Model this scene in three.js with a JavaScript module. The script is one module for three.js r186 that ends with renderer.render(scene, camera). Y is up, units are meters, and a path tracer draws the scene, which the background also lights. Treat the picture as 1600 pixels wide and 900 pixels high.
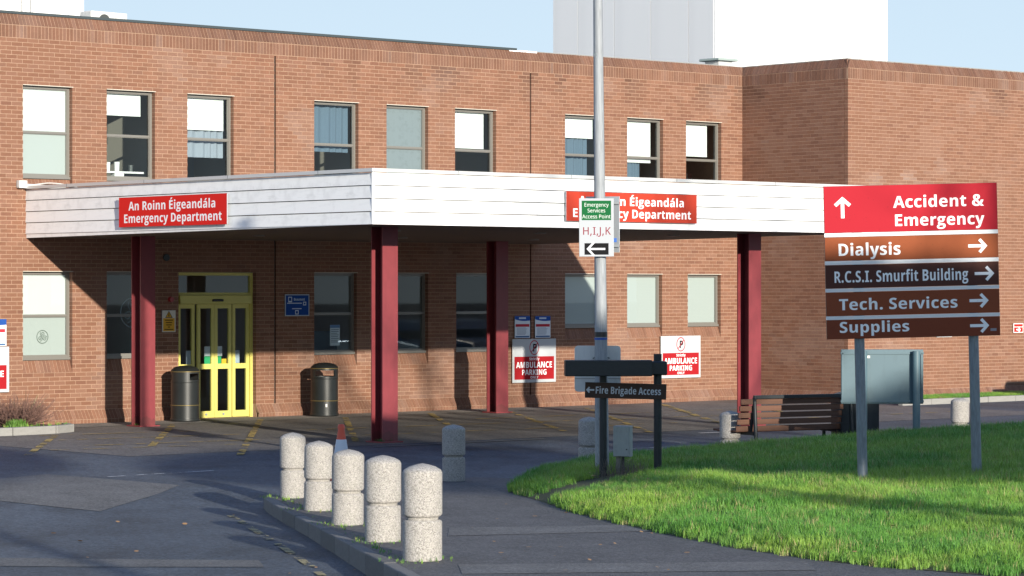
import * as THREE from 'three';
import { mergeGeometries } from 'three/addons/utils/BufferGeometryUtils.js';
import { RoundedBoxGeometry } from 'three/addons/geometries/RoundedBoxGeometry.js';

// ---------------------------------------------------------------- camera, sky, sun, exposure
// World axes: x runs along the hospital's front wall, z points out of that wall, y is up; metres.
const scene = new THREE.Scene();
const EYE = new THREE.Vector3(-25.722, 2.43, 43.22);
const CA = Math.cos(41 * Math.PI / 180), SA = Math.sin(41 * Math.PI / 180);
const camera = new THREE.PerspectiveCamera(2 * Math.atan(450 / 4400) * 180 / Math.PI, 16 / 9, 0.5, 900);
camera.position.copy(EYE);
camera.lookAt(EYE.x + SA, EYE.y, EYE.z - CA);

const SKYW = 256, SKYH = 256, skyData = new Float32Array(SKYW * SKYH * 4);
for (let j = 0; j < SKYH; j++) {
  const el = ((j + 0.5) / SKYH - 0.5) * Math.PI, t = Math.pow(Math.max(0, Math.sin(el)), 0.8);
  const c = [0.50 + (0.03 - 0.50) * t, 0.62 + (0.11 - 0.62) * t, 0.69 + (0.36 - 0.69) * t];
  for (let i = 0; i < SKYW; i++) { const o = (j * SKYW + i) * 4; skyData[o] = c[0]; skyData[o + 1] = c[1]; skyData[o + 2] = c[2]; skyData[o + 3] = 1; }
}
const skyTex = new THREE.DataTexture(skyData, SKYW, SKYH, THREE.RGBAFormat, THREE.FloatType);
skyTex.mapping = THREE.EquirectangularReflectionMapping; skyTex.magFilter = skyTex.minFilter = THREE.LinearFilter; skyTex.needsUpdate = true;
scene.background = skyTex; scene.environment = skyTex;

const sun = new THREE.DirectionalLight(new THREE.Color().setRGB(1, 0.925, 0.80), 4.9);
const TOSUN = new THREE.Vector3(-0.266, 0.2215, 1).normalize();
sun.position.copy(TOSUN).multiplyScalar(90); sun.target.position.set(0, 0, 0);
sun.castShadow = true; sun.shadow.mapSize.set(4096, 4096); sun.shadow.radius = 1.2;
Object.assign(sun.shadow.camera, { left: -40, right: 40, top: 40, bottom: -40, near: 1, far: 220 });
scene.add(sun, sun.target);

const renderer = new THREE.WebGLRenderer({ antialias: true });
renderer.toneMapping = THREE.LinearToneMapping;
renderer.toneMappingExposure = 1.5;
renderer.shadowMap.enabled = true;

// ---------------------------------------------------------------- helpers
let seed = 20177;
const rnd = () => { seed = (seed + 0x6d2b79f5) | 0; let t = Math.imul(seed ^ (seed >>> 15), 1 | seed); t = (t + Math.imul(t ^ (t >>> 7), 61 | t)) ^ t; return ((t ^ (t >>> 14)) >>> 0) / 4294967296; };
const rr = (a, b) => a + (b - a) * rnd();
const clamp = (x, a, b) => Math.min(b, Math.max(a, x));
const S = (a, b, x) => { const t = clamp((x - a) / (b - a), 0, 1); return t * t * (3 - 2 * t); };
const hash = (x, y, s = 0) => { let h = Math.imul(x | 0, 374761393) ^ Math.imul(y | 0, 668265263) ^ Math.imul(s + 11, 1274126177); h = Math.imul(h ^ (h >>> 13), 1274126177); return ((h ^ (h >>> 16)) >>> 0) / 4294967296; };
function noise(x, y, s = 0, wrap = 0) {
  const ix = Math.floor(x), iy = Math.floor(y), fx = x - ix, fy = y - iy, w = (v) => wrap ? ((v % wrap) + wrap) % wrap : v;
  const u = fx * fx * (3 - 2 * fx), v = fy * fy * (3 - 2 * fy);
  const a = hash(w(ix), w(iy), s), b = hash(w(ix + 1), w(iy), s), c = hash(w(ix), w(iy + 1), s), d = hash(w(ix + 1), w(iy + 1), s);
  return a + (b - a) * u + (c - a) * v + (a - b - c + d) * u * v;
}
const fbm = (x, y, s, wrap, n = 4) => { let v = 0, a = 0.5, t = 0; for (let i = 0; i < n; i++) { v += a * noise(x, y, s + i, wrap); t += a; x *= 2; y *= 2; if (wrap) wrap *= 2; a *= 0.5; } return v / t; };
// site plan: u across the footway (to the right of someone walking up to the entrance), v along it
const plan = (u, v, y = 0) => new THREE.Vector3(EYE.x + u * CA + v * SA, y, EYE.z + u * SA - v * CA);
const FACE = -41 * Math.PI / 180;                          // turn of things that face the road
const used = {};
const numbered = (n) => { used[n] = (used[n] ?? -1) + 1; return used[n] ? n + '_' + String(used[n]).padStart(3, '0') : n; };
function tag(o, label, category, group, kind) { o.userData = { ...(label && { label }), ...(category && { category }), ...(group && { group }), ...(kind && { kind }) }; return o; }
function thing(name, label, category, [x, y, z] = [0, 0, 0], turn = 0, group) { const o = new THREE.Group(); o.name = numbered(name); o.position.set(x, y, z); o.rotation.y = turn; scene.add(o); return tag(o, label, category, group); }
function obj(name, geo, m, parent = scene) { const o = new THREE.Mesh(Array.isArray(geo) ? merge(geo) : geo, m); o.name = parent === scene ? numbered(name) : name; parent.add(o); return o; }
function one(name, geo, m, label, category, group) { return tag(obj(name, geo, m), label, category, group); }
function struct(name, geo, m, label) { const o = obj(name, geo, m); o.userData = { kind: 'structure', ...(label && { label }) }; return o; }
const merge = (list) => list.length === 1 ? list[0] : mergeGeometries(list.map((g) => { const h = g.index ? g.toNonIndexed() : g; for (const k of Object.keys(h.attributes)) if (!['position', 'normal', 'uv'].includes(k)) h.deleteAttribute(k); return h; }));
function bx(w, h, d, x = 0, y = 0, z = 0) { return new THREE.BoxGeometry(w, h, d).translate(x, y, z); }
function box2(x0, x1, y0, y1, z0, z1) { return bx(x1 - x0, y1 - y0, z1 - z0, (x0 + x1) / 2, (y0 + y1) / 2, (z0 + z1) / 2); }
function rbx(w, h, d, r, x = 0, y = 0, z = 0, seg = 2) { return new RoundedBoxGeometry(w, h, d, seg, r).translate(x, y, z); }
function cyl(r0, r1, h, n, x = 0, y = 0, z = 0) { return new THREE.CylinderGeometry(r1, r0, h, n).translate(x, y + h / 2, z); }
function bar(a, b, r, n = 8, r2 = r) {
  const d = new THREE.Vector3().subVectors(b, a), l = d.length(), g = new THREE.CylinderGeometry(r2, r, l, n);
  g.applyQuaternion(new THREE.Quaternion().setFromUnitVectors(new THREE.Vector3(0, 1, 0), d.normalize()));
  return g.translate((a.x + b.x) / 2, (a.y + b.y) / 2, (a.z + b.z) / 2);
}
const V = (x, y, z) => new THREE.Vector3(x, y, z);
function tex(size, fn, srgb = false, sizeY = size) {
  const d = new Uint8Array(size * sizeY * 4);
  for (let j = 0; j < sizeY; j++) for (let i = 0; i < size; i++) { const c = fn(i / size, j / sizeY, i, j), o = (j * size + i) * 4; d[o] = clamp(c[0], 0, 1) * 255; d[o + 1] = clamp(c[1], 0, 1) * 255; d[o + 2] = clamp(c[2], 0, 1) * 255; d[o + 3] = 255; }
  const t = new THREE.DataTexture(d, size, sizeY, THREE.RGBAFormat); t.wrapS = t.wrapT = THREE.RepeatWrapping; t.magFilter = THREE.LinearFilter; t.minFilter = THREE.LinearMipmapLinearFilter; t.generateMipmaps = true;
  if (srgb) t.colorSpace = THREE.SRGBColorSpace; t.needsUpdate = true; return t;
}
const rep = (t, x, y) => { const c = t.clone(); c.repeat.set(x, y); c.needsUpdate = true; return c; };
function canvas(w, h, draw) {
  const c = document.createElement('canvas'); c.width = w; c.height = h; const x = c.getContext('2d'); draw(x, w, h);
  const t = new THREE.CanvasTexture(c); t.colorSpace = THREE.SRGBColorSpace; t.anisotropy = 8; return t;
}
const rgb = (r, g, b) => new THREE.Color().setRGB(r, g, b);
const mat = (c, o = {}) => new THREE.MeshStandardMaterial({ color: Array.isArray(c) ? rgb(...c) : c, roughness: 0.7, ...o });
// a geometry builder for many small blocks with a colour each
class Blocks {
  constructor() { this.p = []; this.n = []; this.u = []; this.c = []; }
  quad(a, b, c, d, col) {
    const e1 = V(b[0] - a[0], b[1] - a[1], b[2] - a[2]), e2 = V(d[0] - a[0], d[1] - a[1], d[2] - a[2]), n = e1.cross(e2).normalize();
    for (const q of [a, b, c, a, c, d]) { this.p.push(...q); this.n.push(n.x, n.y, n.z); this.u.push(q[0] * 0.9 + q[2] * 0.7, q[1] + q[2] * 0.3); if (col) this.c.push(...col); }
  }
  // front face a b c d (counter-clockwise seen from outside), pushed back by vector k
  block(a, b, c, d, k, col) {
    const s = (q) => [q[0] + k[0], q[1] + k[1], q[2] + k[2]], A = s(a), B = s(b), C = s(c), D = s(d);
    this.quad(a, b, c, d, col); this.quad(A, B, b, a, col); this.quad(b, B, C, c, col); this.quad(d, c, C, D, col); this.quad(A, a, d, D, col);
  }
  get empty() { return !this.p.length; }
  build() {
    const g = new THREE.BufferGeometry();
    g.setAttribute('position', new THREE.Float32BufferAttribute(this.p, 3)); g.setAttribute('normal', new THREE.Float32BufferAttribute(this.n, 3)); g.setAttribute('uv', new THREE.Float32BufferAttribute(this.u, 2));
    if (this.c.length) g.setAttribute('color', new THREE.Float32BufferAttribute(this.c, 3));
    return g;
  }
}
const planUV = (g, k = 1) => { const p = g.attributes.position, u = new Float32Array(p.count * 2); for (let i = 0; i < p.count; i++) { u[2 * i] = p.getX(i) * k; u[2 * i + 1] = p.getZ(i) * k; } g.setAttribute('uv', new THREE.BufferAttribute(u, 2)); return g; };

// ---------------------------------------------------------------- textures and materials
const grain = tex(512, (x, y, i, j) => { const v = 0.80 + 0.22 * (fbm(x * 48, y * 48, 3, 48, 3) - 0.5) + 0.16 * (hash(i, j, 5) - 0.5) + 0.14 * (fbm(x * 6, y * 6, 7, 6, 3) - 0.5); return [v, v, v]; }, false);
const grainBump = tex(512, (x, y, i, j) => { const v = 0.6 * fbm(x * 64, y * 64, 13, 64, 3) + 0.4 * hash(i, j, 15); return [v, v, v]; });
const asphaltTex = tex(1024, (x, y, i, j) => {
  const a = fbm(x * 5, y * 5, 21, 5, 4), st = hash(i, j, 23), st2 = noise(x * 340, y * 340, 25, 340), sp = st > 0.985 ? 0.28 : st < 0.05 ? -0.16 : 0;
  const gr = noise(x * 130, y * 130, 27, 130), cl = noise(x * 60, y * 60, 28, 60); const v = 0.55 + 0.34 * (a - 0.5) + 0.26 * (st2 - 0.5) + 0.34 * (gr - 0.5) + 0.20 * (cl - 0.5) + 0.12 * (st - 0.5) + sp + (gr > 0.93 ? 0.22 : 0); return [v * 1.0, v * 0.99, v * 0.98];
});
const asphaltBump = tex(1024, (x, y, i, j) => { const v = 0.35 * noise(x * 340, y * 340, 25, 340) + 0.65 * noise(x * 130, y * 130, 27, 130); return [v, v, v]; });
const wornAlpha = tex(512, (x, y, i, j) => { const v = fbm(x * 10, y * 10, 31, 10, 4) * 0.75 + noise(x * 120, y * 120, 33, 120) * 0.25; const a = S(0.44, 0.55, v); return [a, a, a]; });
const pebble = (() => {   // exposed aggregate: cells of pale and dark stones in grey cement
  const N = 40, pts = []; for (let j = 0; j < N; j++) for (let i = 0; i < N; i++) pts.push([i + 0.15 + 0.7 * hash(i, j, 41), j + 0.15 + 0.7 * hash(i, j, 42), hash(i, j, 43), hash(i, j, 44)]);
  const cell = (x, y) => { const X = x * N, Y = y * N, ix = Math.floor(X), iy = Math.floor(Y); let d1 = 9, d2 = 9, best = 0;
    for (let b = -1; b <= 1; b++) for (let a = -1; a <= 1; a++) { const k = (((iy + b) % N + N) % N) * N + (((ix + a) % N + N) % N), q = pts[k], dx = ix + a + (q[0] - (k % N)) - X, dy = iy + b + (q[1] - Math.floor(k / N)) - Y, d = Math.hypot(dx, dy); if (d < d1) { d2 = d1; d1 = d; best = k; } else if (d < d2) d2 = d; }
    return [pts[best], d2 - d1]; };
  const col = tex(512, (x, y) => { const [q, e] = cell(x, y), k = S(0.04, 0.2, e), v = q[2] < 0.24 ? 0.40 + 0.25 * q[3] : 0.64 + 0.34 * q[3], w = 0.48 * (1 - k) + v * k; return [w, w * (0.955 + 0.03 * q[2]), w * (0.90 + 0.06 * q[3])]; });
  const bump = tex(512, (x, y) => { const [, e] = cell(x, y), k = S(0.02, 0.35, e); return [k, k, k]; });
  return { col, bump };
})();
const woodTex = tex(256, (x, y) => { const g = fbm(x * 3, y * 40, 51, 0, 4), v = 0.62 + 0.5 * (g - 0.5) + 0.2 * (noise(x * 2, y * 5, 53) - 0.5); return [v, v * 0.97, v * 0.93]; });
const grimeTex = tex(512, (x, y) => { const a = fbm(x * 6, y * 6, 61, 6, 5), b = fbm(x * 30, y * 5, 65, 0, 3), v = 1 - 0.09 * S(0.52, 0.8, a) - 0.06 * S(0.58, 0.8, b); return [v, v * 0.997, v * 0.99]; });
const paintTex = tex(512, (x, y) => { const a = fbm(x * 5, y * 30, 73, 0, 4), ch = noise(x * 22, y * 150, 75), v = 0.94 + 0.22 * (a - 0.5); return ch > 0.965 ? [1.0, 1.0, 1.0] : y < 0.05 * (0.4 + a) ? [v * 0.72, v * 0.9, v * 0.8] : [v, v, v]; });
const galvTex = tex(256, (x, y) => { const a = fbm(x * 14, y * 14, 71, 14, 3), v = 0.80 + 0.4 * (a - 0.5); return [v, v, v]; });

const M = {
  mortar: mat([0.43, 0.275, 0.188], { roughness: 0.95, map: rep(grain, 1, 1), bumpMap: grainBump, bumpScale: 0.002 }),
  brickMany: new THREE.MeshStandardMaterial({ vertexColors: true, roughness: 0.9, map: grain, bumpMap: grainBump, bumpScale: 0.0025 }),
  asphalt: mat([0.128, 0.160, 0.198], { vertexColors: true, roughness: 0.74, map: rep(asphaltTex, 0.28, 0.28), bumpMap: rep(asphaltBump, 0.28, 0.28), bumpScale: 0.010 }),
  path: mat([0.145, 0.142, 0.142], { roughness: 0.8, map: rep(asphaltTex, 0.4, 0.4), bumpMap: rep(asphaltBump, 0.4, 0.4), bumpScale: 0.005 }),
  patch: mat([0.215, 0.21, 0.20], { roughness: 0.82, map: rep(asphaltTex, 0.45, 0.45), bumpMap: rep(asphaltBump, 0.45, 0.45), bumpScale: 0.004 }),
  bay: mat([0.255, 0.238, 0.218], { roughness: 0.75, map: rep(asphaltTex, 0.33, 0.33), bumpMap: rep(asphaltBump, 0.33, 0.33), bumpScale: 0.004 }),
  concrete: mat([0.33, 0.32, 0.30], { roughness: 0.92, map: rep(grain, 1.4, 1.4), bumpMap: grainBump, bumpScale: 0.003 }),
  kerb: mat([0.20, 0.195, 0.185], { roughness: 0.93, map: rep(grain, 1.7, 1.7), bumpMap: grainBump, bumpScale: 0.003 }),
  kerb2: mat([0.16, 0.158, 0.15], { roughness: 0.93, map: rep(grain, 1.3, 1.3), bumpMap: grainBump, bumpScale: 0.003 }),
  white: mat([0.86, 0.86, 0.855], { roughness: 0.5, map: grimeTex }),
  tower: mat([0.80, 0.80, 0.79], { roughness: 0.8, map: rep(grimeTex, 0.15, 0.06) }),
  cap: mat([0.60, 0.60, 0.59], { roughness: 0.45, metalness: 0.2 }),
  darkMetal: mat([0.055, 0.07, 0.075], { roughness: 0.5, metalness: 0.3 }),
  soffit: mat([0.20, 0.15, 0.125], { roughness: 0.75, map: rep(woodTex, 1, 6) }),
  red: mat([0.215, 0.035, 0.042], { roughness: 0.5, map: paintTex }),
  frame: mat([0.215, 0.205, 0.185], { roughness: 0.45, metalness: 0.3 }),
  frameDark: mat([0.085, 0.09, 0.085], { roughness: 0.45, metalness: 0.3 }),
  glass: new THREE.MeshPhysicalMaterial({ color: rgb(0.86, 0.92, 0.92), roughness: 0.015, transmission: 1, thickness: 0, ior: 1.5, specularIntensity: 1 }),
  blind: mat([0.74, 0.735, 0.71], { roughness: 0.9 }),
  film: mat([0.42, 0.435, 0.415], { roughness: 0.85 }),
  filmPale: mat([0.59, 0.60, 0.58], { roughness: 0.9 }),
  filmGrey: mat([0.21, 0.235, 0.25], { roughness: 0.85, map: rep(grimeTex, 2, 2) }),
  curtain: mat([0.10, 0.145, 0.195], { roughness: 0.95 }),
  curtainGrey: mat([0.26, 0.29, 0.34], { roughness: 0.95 }),
  room: mat([0.46, 0.42, 0.35], { roughness: 0.95 }),
  floor: mat([0.14, 0.12, 0.10], { roughness: 0.5 }),
  yellow: mat([0.60, 0.545, 0.145], { roughness: 0.45 }),
  black: mat([0.018, 0.018, 0.02], { roughness: 0.4 }),
  bin: mat([0.022, 0.025, 0.025], { roughness: 0.40, metalness: 0.15, map: galvTex }),
  gold: mat([0.22, 0.17, 0.07], { roughness: 0.4, metalness: 0.5 }),
  galv: mat([0.35, 0.375, 0.40], { roughness: 0.68, metalness: 0.1, map: rep(galvTex, 3, 3) }),
  post: mat([0.22, 0.26, 0.30], { roughness: 0.45, metalness: 0.25, map: rep(galvTex, 2, 4) }),
  alu: mat([0.42, 0.45, 0.48], { roughness: 0.4, metalness: 0.6 }),
  signBack: mat([0.62, 0.62, 0.60], { roughness: 0.55, map: grimeTex }),
  steelBlack: mat([0.020, 0.026, 0.030], { roughness: 0.5, metalness: 0.2, map: rep(galvTex, 2, 2) }),
  wood: mat([0.19, 0.085, 0.05], { roughness: 0.7, map: woodTex, bumpMap: woodTex, bumpScale: 0.002 }),
  wood2: mat([0.16, 0.076, 0.047], { roughness: 0.75, map: rep(woodTex, 1.3, 0.8), bumpMap: woodTex, bumpScale: 0.002 }),
  teal: mat([0.085, 0.145, 0.175], { roughness: 0.5, map: rep(grimeTex, 0.7, 0.7) }),
  cabinet: mat([0.33, 0.36, 0.35], { roughness: 0.55, map: grimeTex }),
  bollard: mat([0.74, 0.715, 0.68], { roughness: 0.95, map: pebble.col, bumpMap: pebble.bump, bumpScale: 0.005 }),
  coneRed: mat([0.62, 0.085, 0.04], { roughness: 0.5 }),
  coneWhite: mat([0.55, 0.60, 0.66], { roughness: 0.5 }),
  soil: mat([0.10, 0.075, 0.05], { roughness: 1, map: rep(grain, 2, 2) }),
  turf: mat([0.075, 0.078, 0.032], { roughness: 1, map: rep(grain, 3, 3) }),
  blade: new THREE.MeshPhysicalMaterial({ color: rgb(1, 1, 1), roughness: 0.6, transmission: 0.32, thickness: 0, side: THREE.DoubleSide }),
  yellowPaint: mat([0.52, 0.37, 0.11], { roughness: 0.85, transparent: true, alphaMap: rep(wornAlpha, 0.6, 0.6), map: rep(grain, 2, 2) }),
  whitePaint: mat([0.55, 0.55, 0.53], { roughness: 0.85, transparent: true, alphaMap: rep(wornAlpha, 0.7, 0.7) }),
  bark: mat([0.10, 0.075, 0.055], { roughness: 1, bumpMap: woodTex, bumpScale: 0.02 }),
  needle: new THREE.MeshPhysicalMaterial({ color: rgb(0.05, 0.075, 0.028), roughness: 0.8, side: THREE.DoubleSide }),
  twig: mat([0.17, 0.095, 0.075], { roughness: 1 }),
};

// ---------------------------------------------------------------- ground
const hRoad = (x, z) => -0.006 - 0.125 * S(-5.6, -6.7, x) * S(12.5, 17, z) - 0.10 * S(-7, -12.5, x) * S(12, 19, z);
const inLot = (x, z) => hRoad(x, z);
{
  const line = (a, b, n) => Array.from({ length: n + 1 }, (_, i) => a + (b - a) * i / n);
  const xs = [-300, -120, -60, -40, ...line(-30, 30, 150), 40, 60, 120, 300], zs = [-300, -120, -60, -30, -8, ...line(0, 46, 115), 60, 90, 140, 300];
  const pos = [], idx = [], W = xs.length;
  for (const z of zs) for (const x of xs) pos.push(x, hRoad(x, z), z);
  for (let j = 0; j < zs.length - 1; j++) for (let i = 0; i < W - 1; i++) { const a = j * W + i; idx.push(a, a + W, a + 1, a + 1, a + W, a + W + 1); }
  const g = new THREE.BufferGeometry(); g.setAttribute('position', new THREE.Float32BufferAttribute(pos, 3)); g.setIndex(idx); g.computeVertexNormals(); planUV(g);
  const vc = []; for (let i = 0; i < pos.length; i += 3) { const n = fbm(pos[i] * 0.8, pos[i + 2] * 0.8, 181, 0, 4), w = fbm(pos[i] * 0.22 + 5, pos[i + 2] * 0.22, 185, 0, 3), k = 0.84 + 0.5 * (n - 0.5) + 0.5 * (w - 0.5) - 0.28 * S(0.62, 0.72, fbm(pos[i] * 1.3, pos[i + 2] * 1.3, 187, 0, 3)); vc.push(k, k, k); }
  g.setAttribute('color', new THREE.Float32BufferAttribute(vc, 3));
  struct('road', g, M.asphalt, 'dark asphalt road and forecourt in front of the hospital');
}
// a four-cornered sheet that follows the ground
function sheet(c, off, nx = 12, ny = 12, height = inLot, k = 1) {
  const pos = [], idx = [];
  for (let j = 0; j <= ny; j++) for (let i = 0; i <= nx; i++) {
    const s = i / nx, t = j / ny, f = (q) => (c[0][q] * (1 - s) + c[1][q] * s) * (1 - t) + (c[3][q] * (1 - s) + c[2][q] * s) * t, x = f(0), z = f(1);
    pos.push(x, height(x, z) + off, z);
  }
  for (let j = 0; j < ny; j++) for (let i = 0; i < nx; i++) { const a = j * (nx + 1) + i, b = a + nx + 1; idx.push(a, a + 1, b, a + 1, b + 1, b); }
  const g = new THREE.BufferGeometry(); g.setAttribute('position', new THREE.Float32BufferAttribute(pos, 3)); g.setIndex(idx); g.computeVertexNormals();
  if (g.attributes.normal.getY(0) < 0) { g.setIndex(idx.reverse()); g.computeVertexNormals(); }
  return planUV(g, k);
}
function stripe(a, b, w, off, n = 16) {
  const dx = b[0] - a[0], dz = b[1] - a[1], l = Math.hypot(dx, dz), nx = -dz / l * w / 2, nz = dx / l * w / 2;
  return sheet([[a[0] + nx, a[1] + nz], [b[0] + nx, b[1] + nz], [b[0] - nx, b[1] - nz], [a[0] - nx, a[1] - nz]], off, n, 1);
}
struct('asphalt_patch', sheet([[-9.2, 12.6], [-6.2, 11.5], [-5.95, 14.2], [-8.2, 15.9]], 0.005, 10, 14), M.patch, 'pale grey repair patch in the road on the left');
struct('asphalt_patch', sheet([[-14.5, 14.7], [-15.2, 15.6], [-10.14, 21.75], [-9.84, 21.25]].map(([x, z]) => [x, z]), 0.005, 4, 24), mat([0.19, 0.188, 0.18], { roughness: 0.85, map: rep(asphaltTex, 0.5, 0.5) }), 'narrow trench repair running across the road');
struct('forecourt', sheet([[-3.2, 0.2], [18.4, 0.2], [18.4, 8.9], [-3.2, 8.9]], 0.004, 40, 18), M.bay, 'worn brownish asphalt of the ambulance bay under the canopy');
struct('apron', sheet([[-0.1, 0.1], [12.2, 0.1], [12.2, 1.25], [-0.1, 1.25]], 0.010, 24, 3), mat([0.36, 0.34, 0.31], { roughness: 0.9, map: rep(asphaltTex, 0.8, 0.8) }), 'lighter concrete strip along the foot of the wall');
struct('bay_edging', stripe([0.9, 9.36], [4.4, 9.36], 0.12, 0.012), M.kerb2, 'low concrete edging in front of the canopy posts');
for (const [a, b, w] of [[[-0.9, 3.2], [-4.25, 7.81], 0.11], [[2.66, 1.38], [-1.61, 7.06], 0.12], [[4.83, 1.01], [-1.83, 9.71], 0.11], [[6.48, 1.43], [1.64, 7.98], 0.11], [[8.87, 1.01], [6.2, 4.77], 0.12], [[10.42, 1.61], [6.26, 7.78], 0.11], [[12.73, 1.29], [7.07, 9.04], 0.11], [[15.19, 0.94], [10.2, 7.6], 0.14], [[17.6, 0.9], [13.4, 6.4], 0.14]])
  struct('bay_line', stripe(a, b, w, 0.014, 20), M.yellowPaint, 'worn yellow bay line painted on the forecourt');
for (const [a, b, w] of [[[-1.21, 3.19], [1.6, 3.6], 0.09], [[-1.73, 4.6], [1.5, 5.0], 0.08], [[-2.4, 6.2], [1.2, 6.6], 0.09], [[-3.3, 6.9], [0.3, 7.5], 0.08], [[3.2, 4.6], [9.6, 5.1], 0.09], [[2.6, 6.6], [9.8, 6.9], 0.08], [[8, 3.4], [16, 3.7], 0.10], [[9, 5.2], [16.5, 5.4], 0.10], [[10, 7.1], [17, 7.2], 0.09]])
  struct('hatch_line', stripe(a, b, w, 0.014, 20), M.yellowPaint, 'faded yellow hatching line across the forecourt');
const kerbPaint = mat([0.30, 0.25, 0.13], { roughness: 0.9, transparent: true, alphaMap: rep(wornAlpha, 1.1, 1.1) });
for (const [a, b] of [[[-7.0, 17.1], [-7.5, 18.1]], [[-7.62, 18.3], [-8.3, 19.65]], [[-8.45, 19.95], [-9.5, 21.95]], [[-9.7, 22.3], [-10.6, 23.95]]]) struct('kerb_line', stripe([a[0] - 0.38, a[1] + 0.2], [b[0] - 0.38, b[1] + 0.2], 0.08, 0.012, 10), kerbPaint, 'flaking yellow line beside the kerb');
struct('road_line', stripe([-5.94, 12.56], [-4.11, 12.42], 0.05, 0.016), M.whitePaint, 'thin broken white line on the road');
struct('road_line', stripe([3.58, 12.3], [6.4, 12.4], 0.05, 0.010), M.whitePaint, 'thin white line on the road behind the lawn');
struct('road_line', stripe([7.55, 9.72], [8.3, 9.78], 0.11, 0.010), mat([0.62, 0.60, 0.58], { roughness: 0.8 }), 'bright white kerb line beyond the fire brigade sign');
// kerbed footway with the row of bollards
const KERB = [[-6.40, 16.72], [-6.50, 16.82], [-7.356, 18.35], [-8.162, 19.9], [-9.377, 22.16], [-10.262, 23.8], [-10.95, 25.06], [-13.2, 29.2]];
const LAWNFRONT = [[-0.04, 33.45], [0.36, 31.8], [0.62, 30.5], [1.286, 28.3], [2.085, 26.2], [2.83, 24.9], [3.6, 24.1], [4.27, 23.5], [6, 22.6], [9, 21.8], [18, 20.5]];
{
  const right = LAWNFRONT.map(([u, v]) => { const p = plan(u, v); return [p.x, p.z]; });
  const poly = [...KERB.slice(1), [-9, 36], [-4, 36], ...right.slice(5).reverse(), [-3.0, 21], [-1.6, 17.4], [-2.4, 15.66]];
  const sh = new THREE.Shape(poly.map(([x, z]) => new THREE.Vector2(x, -z)));
  const g = new THREE.ExtrudeGeometry(sh, { depth: 0.10, bevelEnabled: false }).rotateX(-Math.PI / 2).translate(0, -0.094, 0);
  planUV(g);
  struct('footway', g, M.path, 'grey asphalt footway beside the bollards');
  struct('footway_strip', sheet([[-7.55, 21.35], [-5.3, 22.65], [-5.9, 23.15], [-8.15, 22.05]], 0.010, 10, 4, () => 0), M.patch, 'pale repair strip across the footway');
  struct('footway_strip', sheet([[-9.9, 24.3], [-7.4, 26.1], [-7.9, 26.7], [-10.4, 24.95]], 0.010, 10, 4, () => 0), M.patch, 'pale repair strip across the footway near its front');
  struct('flush_edging', stripe([-6.3, 16.62], [-2.5, 15.62], 0.09, 0.006, 10), M.kerb2, 'flush concrete edging at the end of the footway');
  const kerb = thing('kerb', 'dark weathered kerb along the row of pale bollards', 'kerb'); kerb.userData.kind = 'structure'; delete kerb.userData.category;
  // stones of 0.9 m along the line
  let pts = []; for (let i = 0; i < KERB.length - 1; i++) { const [a, b] = [KERB[i], KERB[i + 1]], L = Math.hypot(b[0] - a[0], b[1] - a[1]), n = Math.max(1, Math.round(L / 0.9)); for (let k = 0; k < n; k++) pts.push([a[0] + (b[0] - a[0]) * k / n, a[1] + (b[1] - a[1]) * k / n]); }
  pts.push(KERB[KERB.length - 1]);
  for (let i = 0; i < pts.length - 1; i++) {
    const [x0, z0] = pts[i], [x1, z1] = pts[i + 1], L = Math.hypot(x1 - x0, z1 - z0), st = obj('kerb_stone', rbx(Math.max(0.1, L - 0.012), 0.30, 0.125, 0.018, 0, -0.139 + rr(-0.004, 0.004), 0), i % 3 ? M.kerb : M.kerb2, kerb);
    st.position.set((x0 + x1) / 2, 0, (z0 + z1) / 2); st.rotation.y = -Math.atan2(z1 - z0, x1 - x0) + rr(-0.008, 0.008);
  }
}

// ---------------------------------------------------------------- brick walls
const COURSE = 0.075, BASE = 0.245, EAVES = BASE + 88 * COURSE, SOLDIER = EAVES + 0.225;
const TONES = [[0.258, 0.122, 0.074], [0.246, 0.113, 0.067], [0.268, 0.130, 0.081], [0.236, 0.108, 0.065], [0.262, 0.128, 0.082], [0.252, 0.117, 0.070], [0.222, 0.101, 0.063], [0.278, 0.142, 0.093]];
const brickMats = TONES.map((c) => mat(c, { roughness: 0.9, map: grain, bumpMap: grainBump, bumpScale: 0.0025 }));
const toneAt = (a, y, salt) => { const r = hash(Math.round(a * 97), Math.round(y * 131), salt), patch = fbm(a * 0.55 + salt * 9, y * 0.7, 81, 0, 3); return clamp(Math.floor(r * 6 + (patch > 0.58 ? 2 : patch < 0.40 ? -1 : 0)), 0, 7) };
const bloom = (a, y, salt) => (salt === 3 ? 3.2 * Math.exp(-(((a - 20.1) / 0.9) ** 2 + ((y - 4.55) / 0.28) ** 2)) * S(0.3, 0.6, noise(a * 3, y * 5, 94)) : 0) + S(0.60, 0.74, fbm(a * 0.9 + salt * 5, y * 0.9, 91, 0, 4)) * (0.35 + 0.65 * hash(Math.round(a * 50), Math.round(y * 50), 93));   // lime bloom in patches
const stain = (a, y, salt) => salt < 3 || salt === 3 ? 0.34 * S(0.42, 0.66, fbm(a * 2.6 + salt * 7, y * 0.35, 95, 0, 3)) * S(6.0, 6.85, y) * (salt === 1 ? S(3, 11, a) : 1) : 0;   // rain-washed soot below the crown course
function toneColor(a, y, salt, extra = 0) { const st = 1 - stain(a, y, salt); return rawTone(a, y, salt, extra).map((v, i) => v * st * (1 + 0.06 * i * (1 - st))); }
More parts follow.
